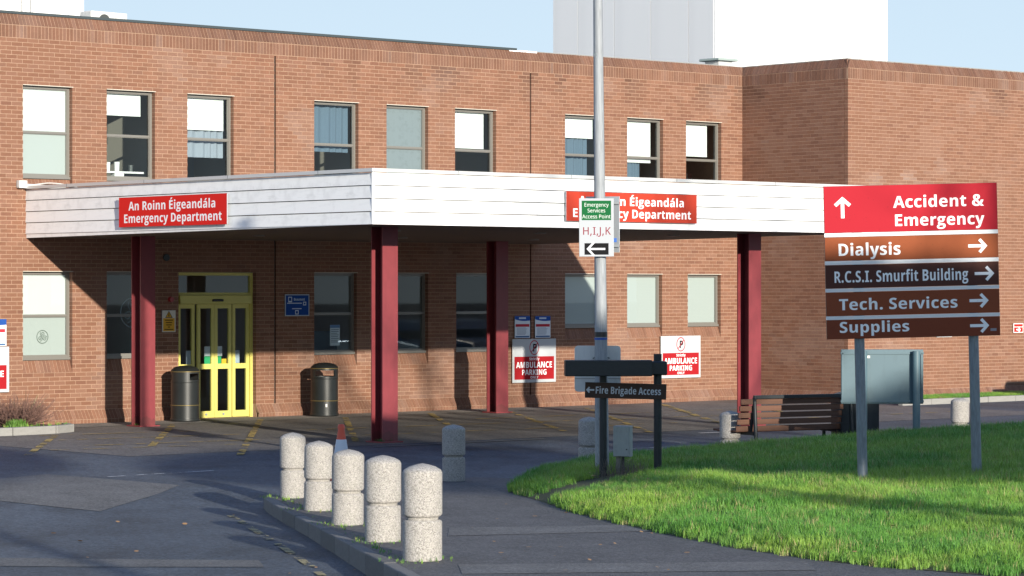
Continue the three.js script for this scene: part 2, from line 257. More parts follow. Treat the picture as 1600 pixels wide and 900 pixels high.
function rawTone(a, y, salt, extra = 0) { const t = TONES[toneAt(a, y, salt)], b = clamp(0.40 * bloom(a, y, salt) + extra, 0, 1), k = 0.94 + 0.12 * hash(Math.round(a * 311), Math.round(y * 173), salt + 4); return [t[0] * k * (1 - b) + 0.34 * b, t[1] * k * (1 - b) + 0.235 * b, t[2] * k * (1 - b) + 0.19 * b]; }
function subtract(r, holes) {   // rectangles [a0,a1,y0,y1]
  let list = [r];
  for (const h of holes) { const out = [];
    for (const q of list) {
      if (q[1] <= h[0] || q[0] >= h[1] || q[3] <= h[2] || q[2] >= h[3]) { out.push(q); continue; }
      if (q[0] < h[0]) out.push([q[0], h[0], q[2], q[3]]); if (q[1] > h[1]) out.push([h[1], q[1], q[2], q[3]]);
      const l = Math.max(q[0], h[0]), m = Math.min(q[1], h[1]);
      if (q[2] < h[2]) out.push([l, m, q[2], h[2]]); if (q[3] > h[3]) out.push([l, m, h[3], q[3]]);
    } list = out; }
  return list.filter((q) => q[1] - q[0] > 0.012 && q[3] - q[2] > 0.012);
}
function brickWall(parent, o) {   // local: a along the wall, y up, n out of it
  const { a0, a1, name, label, pos, turn, holes = [], joints = [], module: m, salt, pick, plinthGaps = [] } = o, D = 0.10, J = 0.0058;
  const shp = new THREE.Shape([[a0 + 0.004, 0], [a1 - 0.004, 0], [a1 - 0.004, SOLDIER], [a0 + 0.004, SOLDIER]].map(([x, y]) => new THREE.Vector2(x, y)));
  for (const h of [...holes, ...joints]) { const e = 0.004; shp.holes.push(new THREE.Path([[h[0] - e, Math.max(0.0005, h[2] - e)], [h[0] - e, h[3] + e], [h[1] + e, h[3] + e], [h[1] + e, Math.max(0.0005, h[2] - e)]].map(([x, y]) => new THREE.Vector2(x, y)))); }
  const wall = obj(name, new THREE.ExtrudeGeometry(shp, { depth: D - 0.0035, bevelEnabled: false }).translate(0, 0, -D), M.mortar, parent);
  wall.position.set(...pos); wall.rotation.y = turn; wall.userData = { label };
  const many = new Blocks(), singles = [], cut = [...holes, ...joints];
  for (let c = 0; c < 88; c++) {
    const y = BASE + c * COURSE, off = (c % 2) * m / 2;
    for (let a = a0 - m + off; a < a1; a += m) {
      const full = [a + J, a + m - J, y + J, y + COURSE - J], r = [Math.max(full[0], a0), Math.min(full[1], a1), full[2], full[3]]; if (r[0] - a0 < 0.012) r[0] = a0;
      if (r[1] - r[0] < 0.012 || r[0] > a1 - 0.045) continue;
      if (r[1] > a1 - 0.065) r[1] = a1;
      const parts = subtract(r, cut), whole = parts.length === 1 && parts[0].every((v, i) => Math.abs(v - full[i]) < 1e-6);
      if (whole && pick(a + m / 2, y)) { singles.push([a + m / 2, y + COURSE / 2]); continue; }
      for (const q of parts) { const n = rr(-0.0012, 0.0012); many.block([q[0], q[2], n], [q[1], q[2], n], [q[1], q[3], n], [q[0], q[3], n], [0, 0, -D + 0.002], toneColor(a, y, salt)); }
    }
  }
  singles.sort((p, q) => o.near(p) - o.near(q));
  const geo = bx(m - 2 * J, COURSE - 2 * J, D - 0.002, 0, 0, -D / 2 + 0.001);
  singles.forEach(([a, y], i) => {
    if (i < 300) { const b = obj('brick', geo, brickMats[toneAt(a - m / 2, y - COURSE / 2, salt)], wall); b.position.set(a, y, rr(-0.0012, 0.0012)); if (bloom(a, y, salt) > 0.5) b.material = brickMats[7]; }
    else { const h = m / 2 - J, k = COURSE / 2 - J; many.block([a - h, y - k, 0], [a + h, y - k, 0], [a + h, y + k, 0], [a - h, y + k, 0], [0, 0, -D + 0.002], toneColor(a - m / 2, y, salt)); }
  });
  // soldier course, sloping crown course, sloping plinth and its footing course
  const P = 0.0735, q = (list, x) => list.some((h) => x > h[0] && x < h[1]);
  const slope = (x0, x1, y0, n0, y1, n1, mant, gaps = [], pal = 0, mit = [-1e9, 1e9]) => {
    for (let x = x0; x < x1 - 0.02; x += P) {
      const l = x + J, r = Math.min(x + P - J, x1); if (r - l < 0.015 || q(gaps, (l + r) / 2)) continue;
      const e = rr(-0.002, 0.002), L = Math.hypot(y1 - y0, n1 - n0), ny = (n0 - n1) / L, nn = (y1 - y0) / L, dy = (y1 - y0) / L * J, dn = (n1 - n0) / L * J;
      many.block([l, y0 + dy + ny * e, n0 + dn + nn * e], [r, y0 + dy + ny * e, n0 + dn + nn * e], [Math.max(Math.min(r, mit[1]), l + 0.001), y1 - dy + ny * e, n1 - dn + nn * e], [Math.min(Math.max(l, mit[0]), r - 0.001), y1 - dy + ny * e, n1 - dn + nn * e], [0, -ny * 0.045 * 1, -nn * 0.045], (() => { const c = toneColor(x * 3.1, y0, salt + 3, 0); const s = 1 - pal * fbm(x * 1.3 + salt, y0 * 3, 97, 0, 3); return [c[0] * s, c[1] * s * 1.02, c[2] * s * 1.05]; })());
    }
    if (mant) { const g = new Blocks(), L = Math.hypot(y1 - y0, n1 - n0), ny = (n0 - n1) / L * -0.006, nn = (y1 - y0) / L * -0.006;
      g.block([x0, y0 + ny, n0 + nn], [x1, y0 + ny, n0 + nn], [Math.min(x1, mit[1]), y1 + ny, n1 + nn], [Math.max(x0, mit[0]), y1 + ny, n1 + nn], [0, ny * 6, nn * 6 - 0.01]); return g.build(); }
  };
  slope(a0, a1 + (o.ext?.[1] === 0.1045 ? 0.058 : 0), EAVES, 0, SOLDIER, 0, false, [], 0.35);
  const beds = [slope(a0 - (o.ext?.[0] ?? 0), a1 + (o.ext?.[1] ?? 0), SOLDIER + 0.004, 0.004, SOLDIER + 0.205, -0.095, true, [], 0.5, o.mitre)];
  const runs = []; let s0 = a0; for (const g of [...plinthGaps, [a1, a1]]) { if (g[0] - s0 > 0.05) runs.push([s0, g[0]]); s0 = g[1]; }
  for (const [p, r] of runs) {
    beds.push(slope(p, r, 0.075, 0.115, BASE, 0.002, true)); beds.push(slope(p, r, -0.05, 0.115, 0.075, 0.115, true));
  }
  for (const [h0, h1, hb, fb] of o.sills || []) beds.push(slope(h0, h1, hb, 0.0, fb, -0.098, true));
  const all = obj('bricks', many.build(), M.brickMany, wall); all.userData = { kind: 'stuff' };
  for (const g of beds) if (g) obj('mortar_bed', g, M.mortar, wall);
  return wall;
}
const hospital = thing('hospital_building', 'long red brick hospital block with two rows of windows behind the white canopy', 'building');
const UP = [[0.401, 1.417], [2.146, 3.182], [3.902, 4.941], [6.827, 7.898], [8.595, 9.647], [10.341, 11.42], [13.304, 14.35], [15.068, 16.118], [16.806, 17.878]];
const LOWL = [[0.401, 1.417], [2.146, 3.182], [6.827, 7.86], [8.595, 9.647], [10.374, 11.42]], LOWR = [[13.304, 14.35], [15.068, 16.09], [16.86, 17.86]];
const DOOR = [3.703, 5.456], HEADL = BASE + 33 * COURSE, HEADU = BASE + 77 * COURSE, CORNER = 18.533, WING = 3.099;
const sillL = BASE + 12 * COURSE, sillR = BASE + 18 * COURSE, sillU = BASE + 55 * COURSE;
const holes = [...UP.map(([a, b]) => [a, b, sillU - 0.225, HEADU]), ...LOWL.map(([a, b]) => [a, b, sillL - 0.225, HEADL]), ...LOWR.map(([a, b]) => [a, b, sillR - 0.225, HEADL]), [DOOR[0], DOOR[1], 0, HEADL]];
const camDist = (x, y, z) => Math.hypot(x - EYE.x, y - EYE.y, z - EYE.z);
const frontWall = brickWall(hospital, { name: 'front_wall', label: 'front brick wall with sloping brick plinth and crown course', a0: -4, a1: CORNER, pos: [0, 0, 0], turn: 0, holes, joints: [[5.885, 5.921, BASE, EAVES - 0.02], [12.334, 12.370, BASE, EAVES - 0.02]], module: 0.2195, salt: 1, ext: [0, 0.1], plinthGaps: [DOOR],
  sills: [...UP.map(([a, b]) => [a, b, sillU - 0.225, sillU]), ...LOWL.map(([a, b]) => [a, b, sillL - 0.225, sillL]), ...LOWR.map(([a, b]) => [a, b, sillR - 0.225, sillR])],
  pick: (a, y) => a > 0.05 && a < 2.6 && (y > 4.3 || y < 3.1) && y < 6.8, near: ([a]) => a });
brickWall(hospital, { name: 'wing_side_wall', label: 'narrow side wall of the projecting wing', a0: 0.002, a1: WING - 0.1065, pos: [CORNER, 0, 0], turn: -Math.PI / 2, module: 0.225, salt: 2, ext: [0.1, 0.1045], mitre: [-1e9, WING - 0.002 - 0.095], pick: (a, y) => y > 4.4, near: ([a, y]) => -a + 0.0 * y });
brickWall(hospital, { name: 'wing_front_wall', label: 'front wall of the projecting wing', a0: CORNER, a1: 29, pos: [0, 0, WING], turn: 0, module: 0.2195, salt: 3, mitre: [CORNER + 0.095, 1e9], pick: (a, y) => a > CORNER + 0.05 && a < 24.3 && (y > 4.9 || (a > 23.2 && y < 2.6)), near: ([a]) => a });
obj('expansion_joint', [box2(5.887, 5.919, BASE, EAVES - 0.03, -0.099, -0.03)], M.black, hospital);
obj('expansion_joint', [box2(12.336, 12.368, BASE, EAVES - 0.03, -0.099, -0.03)], M.black, hospital);
// inner leaf, floors, roof: the wall has thickness and the rooms are closed
{
  const sh = new THREE.Shape([[-4, 0], [CORNER, 0], [CORNER, 7.2], [-4, 7.2]].map(([x, y]) => new THREE.Vector2(x, y)));
  for (const h of holes) sh.holes.push(new THREE.Path([[h[0], Math.max(h[2], 0.001)], [h[0], h[3]], [h[1], h[3]], [h[1], Math.max(h[2], 0.001)]].map(([x, y]) => new THREE.Vector2(x, y))));
  obj('inner_wall', new THREE.ExtrudeGeometry(sh, { depth: 0.14, bevelEnabled: false }).translate(0, 0, -0.242), M.room, hospital);
  obj('ground_floor', [box2(-4, CORNER, -0.3, -0.012, -4.2, -0.243)], M.floor, hospital);
  obj('upper_floor', [box2(-4, CORNER, 3.1, 3.5, -4.2, -0.243)], M.room, hospital);
  obj('back_wall', [box2(-4, 29, -0.3, 7.2, -4.5, -4.2)], M.room, hospital);
  obj('end_wall', [box2(-4.3, -4, -0.3, 7.2, -4.5, -0.11)], M.mortar, hospital);
  obj('roof', [box2(-4.3, CORNER + 0.1, 7.0, 7.15, -4.5, -0.243), box2(CORNER + 0.11, 29, 7.0, 7.15, -4.5, WING - 0.11)], M.darkMetal, hospital);
  for (const x of [1.78, 3.55, 5.9, 8.25, 10.0, 12.35, 14.7, 16.45]) { obj('partition', [box2(x - 0.05, x + 0.05, 3.51, 6.99, -4.19, -0.244)], M.room, hospital); }
  for (const x of [1.78, 3.45, 6.2, 8.25, 10.0, 12.35, 14.7, 16.45]) obj('partition', [box2(x - 0.05, x + 0.05, 0, 3.09, -4.19, -0.244)], M.room, hospital);
  obj('wing_core', [box2(CORNER + 0.102, 29, 0, 6.99, -4.19, WING - 0.11)], M.mortar, hospital);
  obj('coping', [box2(-4.2, 12.05, SOLDIER + 0.206, SOLDIER + 0.252, -0.35, -0.075)], M.darkMetal, hospital);
  obj('flashing', [box2(11.85, 12.6, SOLDIER + 0.18, SOLDIER + 0.214, -0.36, -0.083)], M.white, hospital);
  obj('coping', [box2(12.6, CORNER + 0.1, SOLDIER + 0.190, SOLDIER + 0.214, -0.35, -0.094)], M.concrete, hospital);
  obj('coping', [box2(CORNER + 0.09, CORNER + 0.35, SOLDIER + 0.190, SOLDIER + 0.214, -0.1, WING - 0.08), box2(CORNER + 0.355, 29, SOLDIER + 0.190, SOLDIER + 0.214, WING - 0.36, WING - 0.09)], M.concrete, hospital);
}
// windows: the part is the frame; panes, blinds and films are its sub-parts
function drape(x0, x1, y0, y1, z, waves, amp) {
  const n = waves * 8, g = new THREE.PlaneGeometry(x1 - x0, y1 - y0, n, 1).translate((x0 + x1) / 2, (y0 + y1) / 2, z), p = g.attributes.position;
  for (let i = 0; i < p.count; i++) { const t = (p.getX(i) - x0) / (x1 - x0); p.setZ(i, z + amp * Math.sin(t * waves * 6.283 + 1.3 * Math.sin(t * 9))); }
  g.computeVertexNormals(); return g;
}
function windowUnit(x0, x1, yb, yt, c = {}) {
  const fm = M.frame, e = 0.003, l = x0 + e, r = x1 - e, b = yb + 0.004, t = yt - e, fw = 0.042, zf = -0.102, zb = -0.165, mid = b + (t - b) * (c.mid ?? 0.5);
  const g = [box2(l, r, t - fw, t, zb, zf), box2(l, l + fw, b, t - fw, zb, zf), box2(r - fw, r, b, t - fw, zb, zf), box2(l + fw, r - fw, b, b + 0.075, zb, zf)];
  if (!c.single) g.push(box2(l + fw, r - fw, mid - 0.013, mid + 0.013, zb + 0.01, zf - 0.004));
  const w = obj('window', g, fm, hospital); w.userData = { label: c.label };
  obj('sill', [box2(l, r, b + 0.0, b + 0.045, -0.1015, -0.06)], fm, w);
  obj('lintel_strip', [box2(x0 - 0.0, x1 + 0.02, yt - 0.0005, yt + 0.012, -0.05, 0.004)], mat([0.55, 0.5, 0.42]), w);
  const bot = [l + fw, r - fw, b + 0.075, c.single ? t - fw : mid - 0.013], top = [l + fw, r - fw, mid + 0.013, t - fw];
  const inset = ([p, q, s, u], k) => [p + k, q - k, s + k, u - k];
  for (const pane of c.single ? [bot] : [bot, top]) {
    const [p, q, s, u] = pane, k = 0.014;
    obj('sash', [box2(p, q, s, s + k, -0.15, -0.118), box2(p, q, u - k, u, -0.15, -0.118), box2(p, p + k, s + k, u - k, -0.15, -0.118), box2(q - k, q, s + k, u - k, -0.15, -0.118)], fm, w);
    const [P, Q, U, T] = inset(pane, k); obj('pane', new THREE.PlaneGeometry(Q - P, T - U).translate((P + Q) / 2, (U + T) / 2, -0.132), M.glass, w);
  }
  const film = (pane, m, off = 0.146) => { const [P, Q, U, T] = inset(pane, 0.012); obj('frosted_film', [box2(P, Q, U, T, -off - 0.004, -off)], m, w); };
  if (c.filmBottom) film(bot, c.filmBottom); if (c.filmTop) film(top, c.filmTop);
  if (c.blind) { const L = l + fw + 0.01, R = r - fw - (c.blindGap ?? 0.05), y = t - (t - b) * c.blind; obj('roller_blind', [box2(L, R, y, t - 0.03, -0.205, -0.2), box2(L, R, y - 0.02, y, -0.208, -0.197)], M.blind, w); }
  if (c.curtain) obj('curtain', drape(l + 0.06, r - (c.curtainGap ?? 0.06), b + (t - b) * (c.curtainFrom ?? 0), t - 0.05, -0.27, 5, 0.022), c.curtain, w);
  return w;
}
const upCfg = [
  { filmBottom: M.film, filmTop: M.filmPale, label: 'upper window with pale frosted panes above the junction box' },
  { blind: 0.26, blindGap: 0.14, label: 'upper window with a short white blind and cups on the ledge' },
  { blind: 0.38, curtain: M.curtainGrey, curtainFrom: 0.3, label: 'upper window with a white blind above grey curtains' },
  { curtain: M.curtain, curtainFrom: 0.42, label: 'upper window with blue curtains' },
  { filmTop: M.filmGrey, filmBottom: M.filmGrey, label: 'upper window with grey obscured glass' },
  { blind: 0.46, blindGap: 0.12, label: 'upper window with the blind half down' },
  { blind: 0.27, curtain: M.curtain, curtainFrom: 0.05, curtainGap: 0.2, label: 'upper window with a short blind and blue curtain behind the lamp post' },
  { blind: 0.55, blindGap: 0.14, curtain: M.curtain, curtainGap: 0.45, label: 'upper window with the blind more than half down' },
  { blind: 0.44, blindGap: 0.2, label: 'upper window next to the wing with a short wide blind' }];
UP.forEach(([a, b], i) => windowUnit(a, b, sillU, HEADU, upCfg[i]));
const lowWin = [
  { filmBottom: M.film, filmTop: M.filmPale, label: 'ground floor window with white frosted panes left of the canopy' },
  { dark: true, label: 'dark ground floor window behind the leftmost canopy post' },
  { dark: true, label: 'dark ground floor window above the round litter bin' }, { dark: true, label: 'dark ground floor window beside the corner post' }, { dark: true, label: 'dark ground floor window left of the parking sign' }];
LOWL.forEach(([a, b], i) => windowUnit(a, b, sillL, HEADL, lowWin[i]));
LOWR.forEach(([a, b], i) => windowUnit(a, b, sillR, HEADL, { single: true, filmBottom: M.film, label: ['short frosted ground floor window behind the lamp post', 'short frosted ground floor window in the middle of three', 'short frosted ground floor window next to the wing'][i] }));
// things seen in the windows
const ringMotif = (x, y, r, m, dz) => { const g = [new THREE.TorusGeometry(r, 0.008, 6, 40).translate(x, y, dz)];
  for (let k = 0; k < 3; k++) { const a = k * 2.094 + 1.57, cx = x + Math.cos(a) * r * 0.48, cy = y + Math.sin(a) * r * 0.48, pts = []; for (let i = 0; i <= 28; i++) { const t = i / 28, rr0 = r * 0.42 * (1 - t * 0.85), an = a + 1 + t * 9.5; pts.push(V(cx + Math.cos(an) * rr0, cy + Math.sin(an) * rr0, dz)); } g.push(new THREE.TubeGeometry(new THREE.CatmullRomCurve3(pts), 40, 0.007, 5)); }
  return g; };
one('window_motif', ringMotif(0.885, 1.56, 0.115, 0, -0.141), mat([0.19, 0.22, 0.19]), 'small grey-green Celtic spiral disc on the frosted left window', 'decal');
one('window_motif', ringMotif(2.80, 1.98, 0.27, 0, -0.141), mat([0.30, 0.36, 0.38]), 'large pale Celtic spiral on the dark window behind the leftmost post', 'decal');
for (const [x, h, r] of [[2.36, 0.16, 0.045], [2.55, 0.17, 0.055], [2.85, 0.12, 0.05]]) one('cup', [cyl(r * 0.8, r, h, 16, x, sillU + 0.19, -0.30)], x > 2.7 ? M.frameDark : M.blind, x > 2.7 ? 'dark mug on the ledge of the upper window' : x < 2.5 ? 'slim white cup on the ledge of the upper window' : 'wide white cup on the ledge of the upper window', 'cup', 'cups on the window ledge');
one('window_ledge', [box2(2.2, 3.1, sillU + 0.155, sillU + 0.188, -0.40, -0.244), box2(2.48, 2.68, sillU - 0.02, sillU + 0.154, -0.39, -0.26)], M.blind, 'white ledge inside the upper window with the cups', 'ledge');
{
  const t = canvas(200, 260, (x, w, h) => { x.fillStyle = '#c9d3dc'; x.fillRect(0, 0, w, h); x.fillStyle = '#5c7fae'; x.fillRect(0, 0, w, 36); x.fillStyle = '#4a5a70'; for (let i = 0; i < 8; i++) x.fillRect(20, 56 + i * 22, 120 + 40 * hash(i, 3), 7); });
  one('window_notice', [new THREE.PlaneGeometry(0.24, 0.4).translate(7.43, sillL + 0.37, -0.139)], new THREE.MeshStandardMaterial({ map: t, roughness: 0.7 }), 'paper notice inside the dark window above the round bin', 'notice');
}
for (const [x0, x1] of UP) { const n = 2 + Math.floor(rnd() * 2); for (let k = 0; k < n; k++) { const x = rr(x0 + 0.3, x1 + 1.0), w = rr(0.3, 0.7), h = rr(0.5, 1.9), c = [[0.45, 0.36, 0.24], [0.14, 0.2, 0.28], [0.5, 0.5, 0.48], [0.3, 0.1, 0.08]][Math.floor(rnd() * 4)]; obj('cupboard', [rbx(w, h, 0.4, 0.01, Math.min(x, CORNER - 0.5), 3.5 + h / 2, rr(-3.6, -1.4))], mat(c), hospital); } }
for (const [x0, x1] of LOWL) for (let k = 0; k < 2; k++) { const h = rr(0.7, 1.7); obj('cupboard', [rbx(rr(0.3, 0.7), h, 0.4, 0.01, rr(x0, x1 + 0.3), h / 2, rr(-2.6, -1.0))], mat([[0.45, 0.45, 0.42], [0.12, 0.24, 0.34]][k]), hospital); }
// entrance doors
{
  const [l, r] = [DOOR[0] + 0.003, DOOR[1] - 0.003], z0 = -0.17, z1 = -0.10, T = HEADL - 0.003;
  const fr = obj('entrance_door', [box2(l, l + 0.06, 0, T, z0, z1), box2(r - 0.06, r, 0, T, z0, z1), box2(l + 0.06, r - 0.06, T - 0.055, T, z0, z1), box2(l + 0.06, r - 0.06, 2.30, 2.345, z0, z1)], M.yellow, hospital);
  fr.userData = { label: 'yellow framed glass entrance doors under the canopy' };
  obj('header_box', [rbx(r - l - 0.125, 0.165, 0.13, 0.01, (l + r) / 2, 2.214, -0.105)], M.yellow, fr);
  obj('door_sensor', [rbx(0.24, 0.045, 0.05, 0.015, (l + r) / 2 + 0.02, 2.20, -0.02)], M.black, fr);
  obj('transom_pane', new THREE.PlaneGeometry(r - l - 0.12, T - 0.055 - 2.345).translate((l + r) / 2, (T - 0.055 + 2.345) / 2, -0.135), M.glass, fr);
  const w = (r - l - 0.12) / 4;
  for (let k = 0; k < 4; k++) {
    const a = l + 0.06 + k * w + (k === 1 ? 0.02 : k === 3 ? 0.02 : 0.002), b = l + 0.06 + (k + 1) * w - (k === 0 || k === 2 ? 0.02 : 0.002), zz = k === 0 || k === 3 ? -0.155 : -0.125, st = 0.068;
    obj('door_leaf', [box2(a, a + st, 0.012, 2.128, zz - 0.022, zz + 0.022), box2(b - st, b, 0.012, 2.128, zz - 0.022, zz + 0.022), box2(a + st, b - st, 2.05, 2.128, zz - 0.022, zz + 0.022), box2(a + st, b - st, 0.92, 1.015, zz - 0.022, zz + 0.022), box2(a + st, b - st, 0.012, 0.135, zz - 0.022, zz + 0.022)], M.yellow, fr);
    for (const [y0, y1] of [[0.135, 0.92], [1.015, 2.05]]) obj('pane', new THREE.PlaneGeometry(b - a - 2 * st, y1 - y0).translate((a + b) / 2, (y0 + y1) / 2, zz), M.glass, fr);
    if (k === 0 || k === 2) obj('leaf_gap', [box2(b + 0.004, b + 0.034, 0.02, 2.12, -0.16, -0.152)], M.black, fr);
    if (k === 1 || k === 2) obj('door_lock', [new THREE.CylinderGeometry(0.022, 0.022, 0.02, 14).rotateX(Math.PI / 2).translate((a + b) / 2, 0.075, zz + 0.03)], M.alu, fr);
    const paper = (nm, x, y, W, H, m) => obj(nm, [bx(W, H, 0.003, x, y, zz - 0.008)], m, fr);
    const white = mat([0.62, 0.64, 0.66]), grey = mat([0.38, 0.44, 0.50]);
    if (k === 0) paper('door_notice', a + 0.27, 1.14, 0.12, 0.25, grey);
    if (k === 1) { paper('door_notice', b - st - 0.075, 1.25, 0.13, 0.18, white); paper('door_notice', b - st - 0.075, 1.085, 0.13, 0.14, mat([0.02, 0.33, 0.12])); }
    if (k === 2) { paper('door_notice', a + st + 0.062, 1.25, 0.12, 0.18, white); paper('door_notice', a + st + 0.052, 1.085, 0.10, 0.14, mat([0.02, 0.33, 0.12])); paper('door_notice', a + st + 0.165, 1.06, 0.11, 0.09, mat([0.72, 0.42, 0.02])); }
    if (k === 3) paper('door_notice', a + st + 0.06, 1.14, 0.11, 0.24, grey);
  }
  obj('lobby_seat', [rbx(1.5, 0.08, 0.45, 0.02, 4.3, 0.46, -1.9), rbx(1.5, 0.3, 0.08, 0.02, 4.3, 0.62, -2.1), bx(1.4, 0.4, 0.3, 4.3, 0.21, -1.95)], mat([0.16, 0.045, 0.035]), hospital);
}
obj('junction_box', [rbx(0.17, 0.135, 0.10, 0.012, 0.345, 4.26, 0.055)], M.signBack, hospital);
obj('conduit', [bar(V(0.43, 4.255, 0.035), V(1.25, 4.235, 0.035), 0.018), bar(V(0.43, 4.225, 0.035), V(1.3, 4.205, 0.035), 0.016), new THREE.TubeGeometry(new THREE.CatmullRomCurve3([V(0.6, 4.26, 0.04), V(0.9, 4.295, 0.05), V(1.2, 4.28, 0.05), V(1.5, 4.23, 0.05)]), 20, 0.009, 6)], M.signBack, hospital);

// ---------------------------------------------------------------- canopy
const CX0 = 0.454, CX1 = 11.83, CXW = 12.579, CZ = 9.914, edgeX = (z) => CXW + (CX1 - CXW) * z / CZ, SKEW = Math.atan2(CX1 - CXW, CZ);
{
  const c = thing('entrance_canopy', 'large flat white boarded canopy on red steel posts over the entrance', 'canopy', [0, 0, 0]);
  const bot = (z) => 3.315 + (z / CZ) * 0.075, TOP = 4.18;
  // boards lap like weatherboard: the lower edge of each stands proud
  const board = (len, y0, y1, lip) => { const s = new THREE.Shape([[0, y0], [0.034 + lip, y0], [0.018 + lip, y1 - 0.012], [0.0, y1 - 0.012]].map(([a, b]) => new THREE.Vector2(a, b))); return new THREE.ExtrudeGeometry(s, { depth: len, bevelEnabled: false }); };
  const n = 4;
  for (let k = 0; k < n; k++) {
    const y0 = 3.39 + (TOP - 3.39) * k / n, y1 = 3.39 + (TOP - 3.39) * (k + 1) / n;
    const f = obj('front_fascia_board', board(CX1 - CX0, k ? y0 : y0 - 0.0, y1, 0), M.white, c); f.rotation.y = -Math.PI / 2; f.position.set(CX1, 0, CZ - 0.03);
    const s = obj('side_fascia_board', board(CZ - 0.03, k ? y0 : y0, y1, 0), M.white, c); s.rotation.y = Math.PI; s.position.set(CX0 + 0.03, 0, CZ - 0.035);
    const e = obj('side_fascia_board', board(CZ - 0.03, k ? y0 : y0, y1, 0), M.white, c); e.rotation.y = SKEW; e.position.set(CXW - 0.03, 0, 0.002);
  }
  const wedge = (x) => { const b = new Blocks(); const a = [[x, bot(0), 0.004], [x, 3.39, 0.004], [x, 3.39, CZ - 0.05], [x, bot(CZ), CZ - 0.05]]; b.block(a[0], a[3], a[2], a[1], [0.03, 0, 0]); return b.build(); };
  obj('fascia_trim', [wedge(CX0 + 0.012)], M.white, c);
  obj('corner_trim', [bx(0.03, TOP - 3.39, 0.03, CX0 + 0.012, (TOP + 3.39) / 2, CZ - 0.012)], M.white, c);
  obj('edge_capping', [box2(CX0 - 0.035, CX1 + 0.035, TOP - 0.002, TOP + 0.052, CZ - 0.06, CZ + 0.035), box2(CX0 - 0.035, CX0 + 0.06, TOP - 0.002, TOP + 0.052, 0.006, CZ - 0.062), bx(0.095, 0.054, CZ - 0.1, 0, 0, 0).rotateY(SKEW).translate(edgeX(CZ / 2 - 0.03) - 0.0125, TOP + 0.025, CZ / 2 - 0.03)], M.cap, c);
  const ticks = []; for (let x = 2.1; x < CX1; x += 2.35) ticks.push(box2(x, x + 0.006, TOP + 0.0, TOP + 0.053, CZ + 0.02, CZ + 0.037)); for (let z = 1.4; z < CZ; z += 2.4) ticks.push(box2(CX0 - 0.037, CX0, TOP, TOP + 0.053, z, z + 0.006));
  obj('capping_joints', ticks, M.darkMetal, c);
  const deck = (y0, y1, e) => new THREE.ExtrudeGeometry(new THREE.Shape([[CX0 + e, -0.01], [edgeX(0) - e, -0.01], [edgeX(CZ) - e, -CZ + 0.07], [CX0 + e, -CZ + 0.07]].map(([a, b]) => new THREE.Vector2(a, b))), { depth: y1 - y0, bevelEnabled: false }).rotateX(-Math.PI / 2).translate(0, y0, 0);
  obj('roof_deck', [deck(3.95, TOP - 0.01, 0.04)], M.darkMetal, c);
  const planks = []; for (let z = 0.01; z < CZ - 0.2; z += 0.15) { const y = bot(z + 0.07); planks.push(box2(CX0 + 0.045, edgeX(z + 0.15) - 0.045, y + 0.012, y + 0.03, z + 0.004, Math.min(z + 0.146, CZ - 0.05))); }
  obj('soffit', planks, M.soffit, c).userData = { label: 'brown boarded soffit' };
  obj('soffit_backing', [deck(3.43, 3.46, 0.042)], M.black, c);
  for (const [x, z] of [[3.2, 3.2], [6.4, 3.2], [9.6, 3.2], [3.2, 7], [6.4, 7], [9.6, 7]]) obj('soffit_light', [new THREE.CylinderGeometry(0.11, 0.11, 0.02, 20).translate(x, bot(z) + 0.004, z)], M.frame, c);
  // H-section posts: two flanges and a web
  for (const [x, z, lab] of [[1.872, 1.593], [1.872, 8.413], [10.086, 1.593], [10.086, 8.413]]) {
    const h = bot(z) + 0.01, p = obj('post', [bx(0.305, h, 0.022, x, h / 2, z + 0.136), bx(0.305, h, 0.022, x, h / 2, z - 0.136)], M.red, c);
    obj('web', [bx(0.016, h, 0.248, x + 0.02, h / 2, z)], M.red, p);
    obj('base_plate', [bx(0.42, 0.02, 0.42, x, 0.0105, z)], M.red, p);
  }
}

// ---------------------------------------------------------------- flat signs (print on real boards)
const F = (s, wgt = 'bold') => wgt + ' ' + s + 'px sans-serif';
function fit(x, s, cx, y, w, size, align = 'center', wgt) { x.save(); x.font = F(size, wgt); const m = x.measureText(s).width; x.translate(cx, y); x.scale(w / m, 1); x.textAlign = align; x.textBaseline = 'alphabetic'; x.fillText(s, 0, 0); x.restore(); }
function arrow(x, cx, cy, len, th, ang) { x.save(); x.translate(cx, cy); x.rotate(ang); x.lineWidth = th; x.lineCap = 'butt'; x.lineJoin = 'miter'; x.beginPath(); x.moveTo(-len / 2, 0); x.lineTo(len / 2 - th * 0.6, 0); x.stroke(); x.beginPath(); const k = len * 0.38; x.moveTo(len / 2 - k, -k * 0.95); x.lineTo(len / 2 - th * 0.35, 0); x.lineTo(len / 2 - k, k * 0.95); x.stroke(); x.restore(); }
function signMat(t, o = {}) { return new THREE.MeshPhysicalMaterial({ map: t, roughness: 0.8, specularIntensity: 0.5, ...o }); }
